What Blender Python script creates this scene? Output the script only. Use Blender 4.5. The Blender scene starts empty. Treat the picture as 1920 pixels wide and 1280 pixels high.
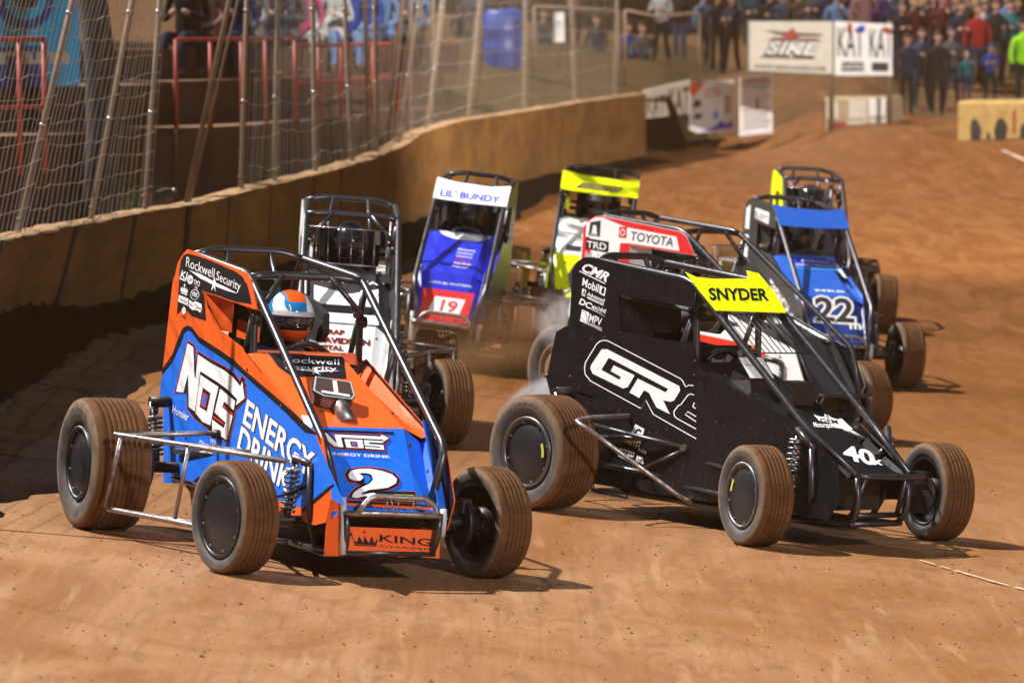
import bpy, math, random
from mathutils import Vector, Matrix
import numpy as np
R=math.radians
random.seed(7)
C=bpy.context.scene
# ---------------------------------------------------------------- camera, world, sun, exposure
CAM_H,PITCH,FPX=2.784,R(3.776),9000.0
cam=bpy.data.cameras.new('camera'); cam.sensor_width=36; cam.lens=36*FPX/1920; cam.clip_end=1000; cam.clip_start=.5
cam.dof.use_dof=True; cam.dof.focus_distance=25.6; cam.dof.aperture_fstop=4.3
co=bpy.data.objects.new('camera',cam); C.collection.objects.link(co); co.location=(0,0,CAM_H); co.rotation_euler=(R(90)-PITCH,0,0)
C.camera=co
KEY=Vector((.56,-.11,-.82)).normalized()            # direction the key floodlight travels
w=bpy.data.worlds.new('World'); C.world=w; w.use_nodes=True
wn=w.node_tree; bg=wn.nodes['Background']; sky=wn.nodes.new('ShaderNodeTexSky'); sky.sky_type='NISHITA'; sky.sun_disc=False
sky.sun_elevation=math.asin(-KEY.z); sky.sun_rotation=math.atan2(-KEY.x,-KEY.y)
wn.links.new(sky.outputs[0],bg.inputs[0]); bg.inputs[1].default_value=.009
sl=bpy.data.lights.new('key_light','SUN'); sl.energy=5.0; sl.angle=R(.6); sl.color=(1,.965,.92)
so=bpy.data.objects.new('key_light',sl); C.collection.objects.link(so); so.rotation_euler=KEY.to_track_quat('-Z','Y').to_euler(); so.location=(-30,30,28)
def flood(name,loc,tgt,power,rad,col):
    l=bpy.data.lights.new(name,'SPOT'); l.energy=power; l.spot_size=R(70); l.spot_blend=.5; l.shadow_soft_size=rad; l.color=col
    o=bpy.data.objects.new(name,l); C.collection.objects.link(o); o.location=loc
    o.rotation_euler=(Vector(tgt)-Vector(loc)).to_track_quat('-Z','Y').to_euler(); return o
flood('floodlight',(-25,60,21),(1,28,0),24000,.35,(1,.96,.90))      # pole behind the far turn
flood('floodlight',(17,-8,16),(1,36,0),26000,1.2,(.97,.97,1))     # pole on the infield behind the photographer
l_=flood('floodlight',(21,36,20),(-4,84,1),100000,.8,(1,.96,.9)); l_.data.spot_size=R(50)   # pole on the infield lighting the far turn
C.view_settings.view_transform='Standard'; C.view_settings.look='None'; C.view_settings.exposure=.62; C.view_settings.gamma=1
C.cycles.use_denoising=True; C.cycles.max_bounces=6; C.cycles.volume_bounces=0; C.cycles.transparent_max_bounces=8
C.cycles.sample_clamp_indirect=6

# ---------------------------------------------------------------- camera rays to points, ground shape
def at(px,py,d):
    c,s=math.cos(PITCH),math.sin(PITCH); u=(px-960)/FPX; v=(640-py)/FPX
    y=c+v*s; k=d/y
    return Vector((u*k,d,CAM_H+(-s+v*c)*k))
def interp(x,xs,ys): return float(np.interp(x,xs,ys))
def bz(y):
    t=min(1,max(0,(y-29)/9)); return .065+.055*t*t*(3-2*t)
def ramp(y): return interp(y,[0,42,48,60,73,87,95,110,150],[0,0,.12,.32,.5,.68,.75,.8,1.0])
def sstep(a,b,x): t=min(1,max(0,(x-a)/(b-a))); return t*t*(3-2*t)
def gz(x,y): return -bz(y)*max(-4.5,min(x,1.5))-.065*min(max(x-1.5,0),3)+ramp(y)+ .62*sstep(74,88,y)*sstep(4.2,6.5,x)

# ---------------------------------------------------------------- materials
MATS={}
def nd(nt,t,**k):
    n=nt.nodes.new(t)
    for a,b in k.items():
        if a[0]=='i' and a[1:].isdigit(): n.inputs[int(a[1:])].default_value=b
        else: setattr(n,a,b)
    return n
def mat(name,col,rough=.5,metal=0,var=.08,dust=0.0,dcol=(.30,.15,.065),scale=6,bump=0,emit=0,speck=0,coat=0,spec=.5,aniso=None,dcut=.55):
    if name in MATS: return MATS[name]
    m=bpy.data.materials.new(name); m.use_nodes=True; nt=m.node_tree; b=nt.nodes['Principled BSDF']
    b.inputs['Roughness'].default_value=rough; b.inputs['Metallic'].default_value=metal
    b.inputs['Specular IOR Level'].default_value=spec
    if coat: b.inputs['Coat Weight'].default_value=coat; b.inputs['Coat Roughness'].default_value=.08
    tc=nd(nt,'ShaderNodeTexCoord'); nz=nd(nt,'ShaderNodeTexNoise'); nz.inputs['Scale'].default_value=scale; nz.inputs['Detail'].default_value=5
    src=tc.outputs['Object']
    if aniso:
        mp=nd(nt,'ShaderNodeMapping'); mp.inputs['Scale'].default_value=aniso; nt.links.new(src,mp.inputs[0]); src=mp.outputs[0]
    nt.links.new(src,nz.inputs['Vector'])
    mx=nd(nt,'ShaderNodeMix',data_type='RGBA'); c2=tuple(min(1,c*(1+var*2)) for c in col); c1=tuple(c*(1-var*2) for c in col)
    mx.inputs[6].default_value=(*c1,1); mx.inputs[7].default_value=(*c2,1); nt.links.new(nz.outputs[0],mx.inputs[0]); out=mx.outputs[2]
    if dust:
        n2=nd(nt,'ShaderNodeTexNoise'); n2.inputs['Scale'].default_value=scale*2.3; n2.inputs['Detail'].default_value=8; n2.inputs['Roughness'].default_value=.7
        nt.links.new(src,n2.inputs['Vector'])
        mr=nd(nt,'ShaderNodeMapRange'); mr.inputs[1].default_value=dcut-.12; mr.inputs[2].default_value=dcut+.14; mr.inputs[3].default_value=dust*.12; mr.inputs[4].default_value=dust
        nt.links.new(n2.outputs[0],mr.inputs[0])
        m2=nd(nt,'ShaderNodeMix',data_type='RGBA'); m2.inputs[7].default_value=(*dcol,1); nt.links.new(out,m2.inputs[6]); nt.links.new(mr.outputs[0],m2.inputs[0]); out=m2.outputs[2]
        ra=nd(nt,'ShaderNodeMath',operation='MULTIPLY_ADD'); ra.inputs[1].default_value=.9-rough if rough<.9 else 0; ra.inputs[2].default_value=rough
        nt.links.new(mr.outputs[0],ra.inputs[0]); nt.links.new(ra.outputs[0],b.inputs['Roughness'])
    if speck:
        n3=nd(nt,'ShaderNodeTexNoise'); n3.inputs['Scale'].default_value=38; n3.inputs['Detail'].default_value=3; nt.links.new(src,n3.inputs['Vector'])
        r3=nd(nt,'ShaderNodeMapRange'); r3.inputs[1].default_value=.655; r3.inputs[2].default_value=.70; r3.inputs[4].default_value=speck; nt.links.new(n3.outputs[0],r3.inputs[0])
        m3=nd(nt,'ShaderNodeMix',data_type='RGBA'); m3.inputs[7].default_value=(.16,.075,.03,1); nt.links.new(out,m3.inputs[6]); nt.links.new(r3.outputs[0],m3.inputs[0]); out=m3.outputs[2]
    nt.links.new(out,b.inputs['Base Color'])
    if bump:
        bp=nd(nt,'ShaderNodeBump'); bp.inputs['Strength'].default_value=bump; bp.inputs['Distance'].default_value=.01; nt.links.new(nz.outputs[0],bp.inputs['Height']); nt.links.new(bp.outputs[0],b.inputs['Normal'])
    if emit: b.inputs['Emission Color'].default_value=(*col,1); b.inputs['Emission Strength'].default_value=emit
    MATS[name]=m; return m
# paints (dusty vinyl and painted aluminium)
PA=dict(orange=(.86,.115,.012),blue=(.0,.165,.86),black=(.008,.009,.014),white=(.90,.90,.90),red=(.78,.035,.012),sky=(.02,.33,.8),grey=(.16,.15,.16),
        cream=(.75,.7,.55),yellow=(.85,1.0,.0),gold=(.5,.38,.08),deepblue=(.008,.03,.62),navy=(.004,.05,.28),midblue=(.005,.10,.50),charcoal=(.035,.038,.045),brightred=(.75,.02,.03),silver=(.5,.52,.55))
for k,v in PA.items(): mat(k,v,rough=.34 if k!='white' else .4,var=.025,dust=.2 if k in('black','charcoal') else .08 if k=='white' else .22,dcol=(.27,.14,.07) if k not in('black','charcoal') else (.06,.04,.035),scale=9,speck=.75 if k!='white' else .25,coat=.08 if k!='black' else 0,dcut=.62,spec=.5 if k!='black' else .25)
BLACKP=mat('black_panel',(.005,.0055,.008),rough=.36,var=.1,dust=.25,dcol=(.03,.022,.02),scale=5,dcut=.62,spec=.3,speck=.35)
TUBE=mat('cage_tube',(.065,.07,.085),rough=.3,metal=.75,var=.1,dust=.35,dcol=(.2,.12,.07),scale=14,dcut=.6)
CHROME=mat('steel_tube',(.42,.43,.46),rough=.25,metal=1,var=.1,dust=.8,dcol=(.2,.11,.055),scale=8,dcut=.5)
STEEL=mat('spring_steel',(.35,.35,.38),rough=.25,metal=.9,var=.1,dust=.4,scale=20)
DARK=mat('dark_metal',(.012,.013,.016),rough=.4,metal=.3,var=.2,dust=.35,dcol=(.08,.045,.025),scale=12)
TREAD=mat('tyre_tread',(.135,.056,.018),rough=.85,var=.2,dust=.75,dcol=(.05,.024,.012),scale=4,bump=.3,aniso=(3,1,3),spec=.2)
WALL_D=mat('tyre_inner_wall',(.045,.048,.055),rough=.5,var=.2,dust=.6,dcol=(.15,.12,.09),scale=4.5,dcut=.56,spec=.4)
WALL_R=mat('tyre_sidewall',(.085,.06,.042),rough=.75,var=.2,dust=.85,dcol=(.19,.12,.075),scale=4.5,dcut=.47,spec=.3)
GROOVE=mat('tyre_groove',(.02,.012,.008),rough=1,spec=.1)
RIM=mat('wheel_black',(.007,.009,.014),rough=.38,var=.2,dust=.14,dcol=(.08,.055,.04),scale=16,dcut=.6)
RIMB=mat('wheel_brown',(.20,.11,.055),rough=.8,var=.2,dust=.7,dcol=(.10,.055,.03),scale=16)
RING=mat('bead_ring',(.13,.14,.16),rough=.28,metal=.8,var=.1,dust=.5,dcol=(.16,.1,.06),scale=12)
SEAT=mat('seat_fabric',(.008,.008,.01),rough=.8,scale=30)
GLOVE=mat('glove',(.02,.02,.025),rough=.8)
SUIT=mat('race_suit',(.015,.017,.03),rough=.85,var=.2,scale=14)
SKIN=mat('skin',(.45,.24,.16),rough=.6,scale=20)
VISOR=mat('visor',(.012,.012,.018),rough=.08,coat=1)
mat('label_yellow',(.45,.50,.08),rough=.5); mat('tyre_letter',(.13,.11,.09),rough=.7)
LENS=mat('lens',(.01,.01,.015),rough=.05,coat=1)

# ---------------------------------------------------------------- mesh helpers
class MB:
    def __init__(s): s.v=[];s.f=[];s.m=[];s.sm=[];s.mats=[]
    def mi(s,m):
        if isinstance(m,str): m=MATS[m]
        if m not in s.mats: s.mats.append(m)
        return s.mats.index(m)
    def add(s,vs,fs,m,smooth=False):
        b=len(s.v); s.v+= [tuple(v) for v in vs]; i=s.mi(m)
        for f in fs: s.f.append([q+b for q in f]); s.m.append(i); s.sm.append(smooth)
    def poly(s,pts,m): s.add(pts,[list(range(len(pts)))],m)
    def box(s,c,sz,m,M=None,bev=0):
        hx,hy,hz=[q/2 for q in sz]; V=[]
        for x in(-1,1):
            for y in(-1,1):
                for z in(-1,1): V.append(Vector((x*hx,y*hy,z*hz)))
        if M is not None: V=[M@v for v in V]
        V=[v+Vector(c) for v in V]
        s.add(V,[(0,1,3,2),(4,6,7,5),(0,4,5,1),(2,3,7,6),(0,2,6,4),(1,5,7,3)],m)
    def prism(s,A,B,m,mb=None):
        n=len(A); s.add(list(A)+list(B),[],m); b=len(s.v)-2*n; i=s.mi(m); j=s.mi(mb) if mb else i
        s.f.append([b+k for k in range(n)]); s.m.append(i); s.sm.append(False)
        s.f.append([b+n+k for k in range(n)][::-1]); s.m.append(j); s.sm.append(False)
        for k in range(n): s.f.append([b+k,b+(k+1)%n,b+n+(k+1)%n,b+n+k]); s.m.append(i); s.sm.append(False)
    def tube(s,pts,r,m,n=8,smooth_path=0,cap=True):
        P=[Vector(p) for p in pts]
        if smooth_path:                                  # round the corners
            Q=[P[0]]
            for i in range(1,len(P)-1):
                a,b,c=P[i-1],P[i],P[i+1]; k=min(smooth_path,(a-b).length*.45,(c-b).length*.45)
                p0=b+(a-b).normalized()*k; p2=b+(c-b).normalized()*k
                for t in(0,.25,.5,.75,1): Q.append((1-t)**2*p0+2*t*(1-t)*b+t*t*p2)
            Q.append(P[-1]); P=Q
        rr=r if hasattr(r,'__len__') else [r]*len(P)
        T0=(P[1]-P[0]).normalized(); U=T0.orthogonal().normalized(); V=[]
        for i,p in enumerate(P):
            T=((P[min(i+1,len(P)-1)]-p).normalized()+(p-P[max(i-1,0)]).normalized())
            T=T.normalized() if T.length>1e-6 else T0
            U=(U-T*U.dot(T)); U=U.normalized() if U.length>1e-6 else T.orthogonal().normalized(); W=T.cross(U)
            for k in range(n):
                a=2*math.pi*k/n; V.append(p+(U*math.cos(a)+W*math.sin(a))*rr[i])
        F=[]
        for i in range(len(P)-1):
            for k in range(n): F.append((i*n+k,i*n+(k+1)%n,(i+1)*n+(k+1)%n,(i+1)*n+k))
        s.add(V,F,m,True)
        if cap:
            b=len(s.v)-len(V); i=s.mi(m)
            s.f.append([b+k for k in range(n)][::-1]); s.m.append(i); s.sm.append(False)
            s.f.append([b+(len(P)-1)*n+k for k in range(n)]); s.m.append(i); s.sm.append(False)
    def lathe(s,prof,o,ax,m,n=32,ms=None,closed=False):
        o=Vector(o); ax=Vector(ax).normalized(); U=ax.orthogonal().normalized(); W=ax.cross(U); V=[]
        for r,h in prof:
            for k in range(n):
                a=2*math.pi*k/n; V.append(o+ax*h+(U*math.cos(a)+W*math.sin(a))*r)
        b=len(s.v); s.v+=[tuple(v) for v in V]; L=len(prof)
        for i in range(L if closed else L-1):
            mm=s.mi(ms[i] if ms else m); j=(i+1)%L
            for k in range(n): s.f.append([b+i*n+k,b+i*n+(k+1)%n,b+j*n+(k+1)%n,b+j*n+k]); s.m.append(mm); s.sm.append(True)
    def sphere(s,c,rad,m,nu=24,nv=14,fn=None,mf=None,M=None):
        V=[];c=Vector(c)
        for i in range(nv+1):
            th=math.pi*i/nv
            for k in range(nu):
                ph=2*math.pi*k/nu; p=Vector((math.sin(th)*math.cos(ph),math.sin(th)*math.sin(ph),math.cos(th)))
                q=fn(p) if fn else p
                q=Vector((q.x*rad[0],q.y*rad[1],q.z*rad[2]))
                if M is not None: q=M@q
                V.append(c+q)
        b=len(s.v); s.v+=[tuple(v) for v in V]
        for i in range(nv):
            for k in range(nu):
                th=math.pi*(i+.5)/nv; ph=2*math.pi*(k+.5)/nu
                mm=mf(math.sin(th)*math.cos(ph),math.sin(th)*math.sin(ph),math.cos(th)) if mf else m
                s.f.append([b+i*nu+k,b+(i+1)*nu+k,b+(i+1)*nu+(k+1)%nu,b+i*nu+(k+1)%nu]); s.m.append(s.mi(mm)); s.sm.append(True)
    def build(s,name,parent=None,**tags):
        me=bpy.data.meshes.new(name); me.from_pydata(s.v,[],s.f)
        for m in s.mats: me.materials.append(m)
        me.polygons.foreach_set('material_index',s.m); me.polygons.foreach_set('use_smooth',s.sm); me.update()
        o=bpy.data.objects.new(name,me); C.collection.objects.link(o)
        if parent: o.parent=parent
        for k,v in tags.items(): o[k]=v
        return o
def tag(o,label=None,cat=None,group=None,kind=None):
    if label: o['label']=label
    if cat: o['category']=cat
    if group: o['group']=group
    if kind: o['kind']=kind
    return o
def empty(name,label,cat,loc=(0,0,0),M=None,group=None):
    o=bpy.data.objects.new(name,None); o.empty_display_size=.2; C.collection.objects.link(o)
    if M is not None: o.matrix_world=M
    else: o.location=loc
    return tag(o,label,cat,group)
# text as flat mesh, normalised: x 0..1 over its width, y 0 baseline .. 1 cap height
TX={}
def glyphs(t,bold):
    k=(t,round(bold,3))
    if k in TX: return TX[k]
    cu=bpy.data.curves.new('t','FONT'); cu.body=t; cu.size=1; cu.offset=bold*.5; cu.resolution_u=3; cu.fill_mode='FRONT'
    ob=bpy.data.objects.new('t',cu); C.collection.objects.link(ob); bpy.context.view_layer.update()
    me=bpy.data.meshes.new_from_object(ob.evaluated_get(bpy.context.evaluated_depsgraph_get()))
    vs=[(v.co.x,v.co.y) for v in me.vertices]; fs=[tuple(p.vertices) for p in me.polygons]
    bpy.data.objects.remove(ob); bpy.data.curves.remove(cu); bpy.data.meshes.remove(me)
    TX[k]=(vs,fs); return TX[k]
CAPH=.7
def text_norm(t,bold,ref):
    vs,fs=glyphs(t,bold); rv,_=glyphs(t,ref); x0=min(v[0] for v in rv); x1=max(v[0] for v in rv)
    return [((x-x0)/(x1-x0),y/CAPH) for x,y in vs],fs
def decal(mb,entries,mapf):
    """entries: ('p',mat,layer,pts) or ('t',mat,layer,text,bl,br,tl,bold,outline); mapf(a,b,layer)->3D"""
    for e in entries:
        if e[0]=='p': mb.poly([mapf(a,b,e[2]) for a,b in e[3]],e[1])
        else:
            _,m,lay,t,bl,br,tl,bold,out=e
            for mm,ll,bb in ([(out[0],out[1],out[2])] if out else [])+[(m,lay,bold)]:
                vs,fs=text_norm(t,bb,bold)
                mb.add([mapf(bl[0]+(br[0]-bl[0])*x+(tl[0]-bl[0])*y,bl[1]+(br[1]-bl[1])*x+(tl[1]-bl[1])*y,ll) for x,y in vs],fs,mm)
HAZE=.0005
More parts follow.
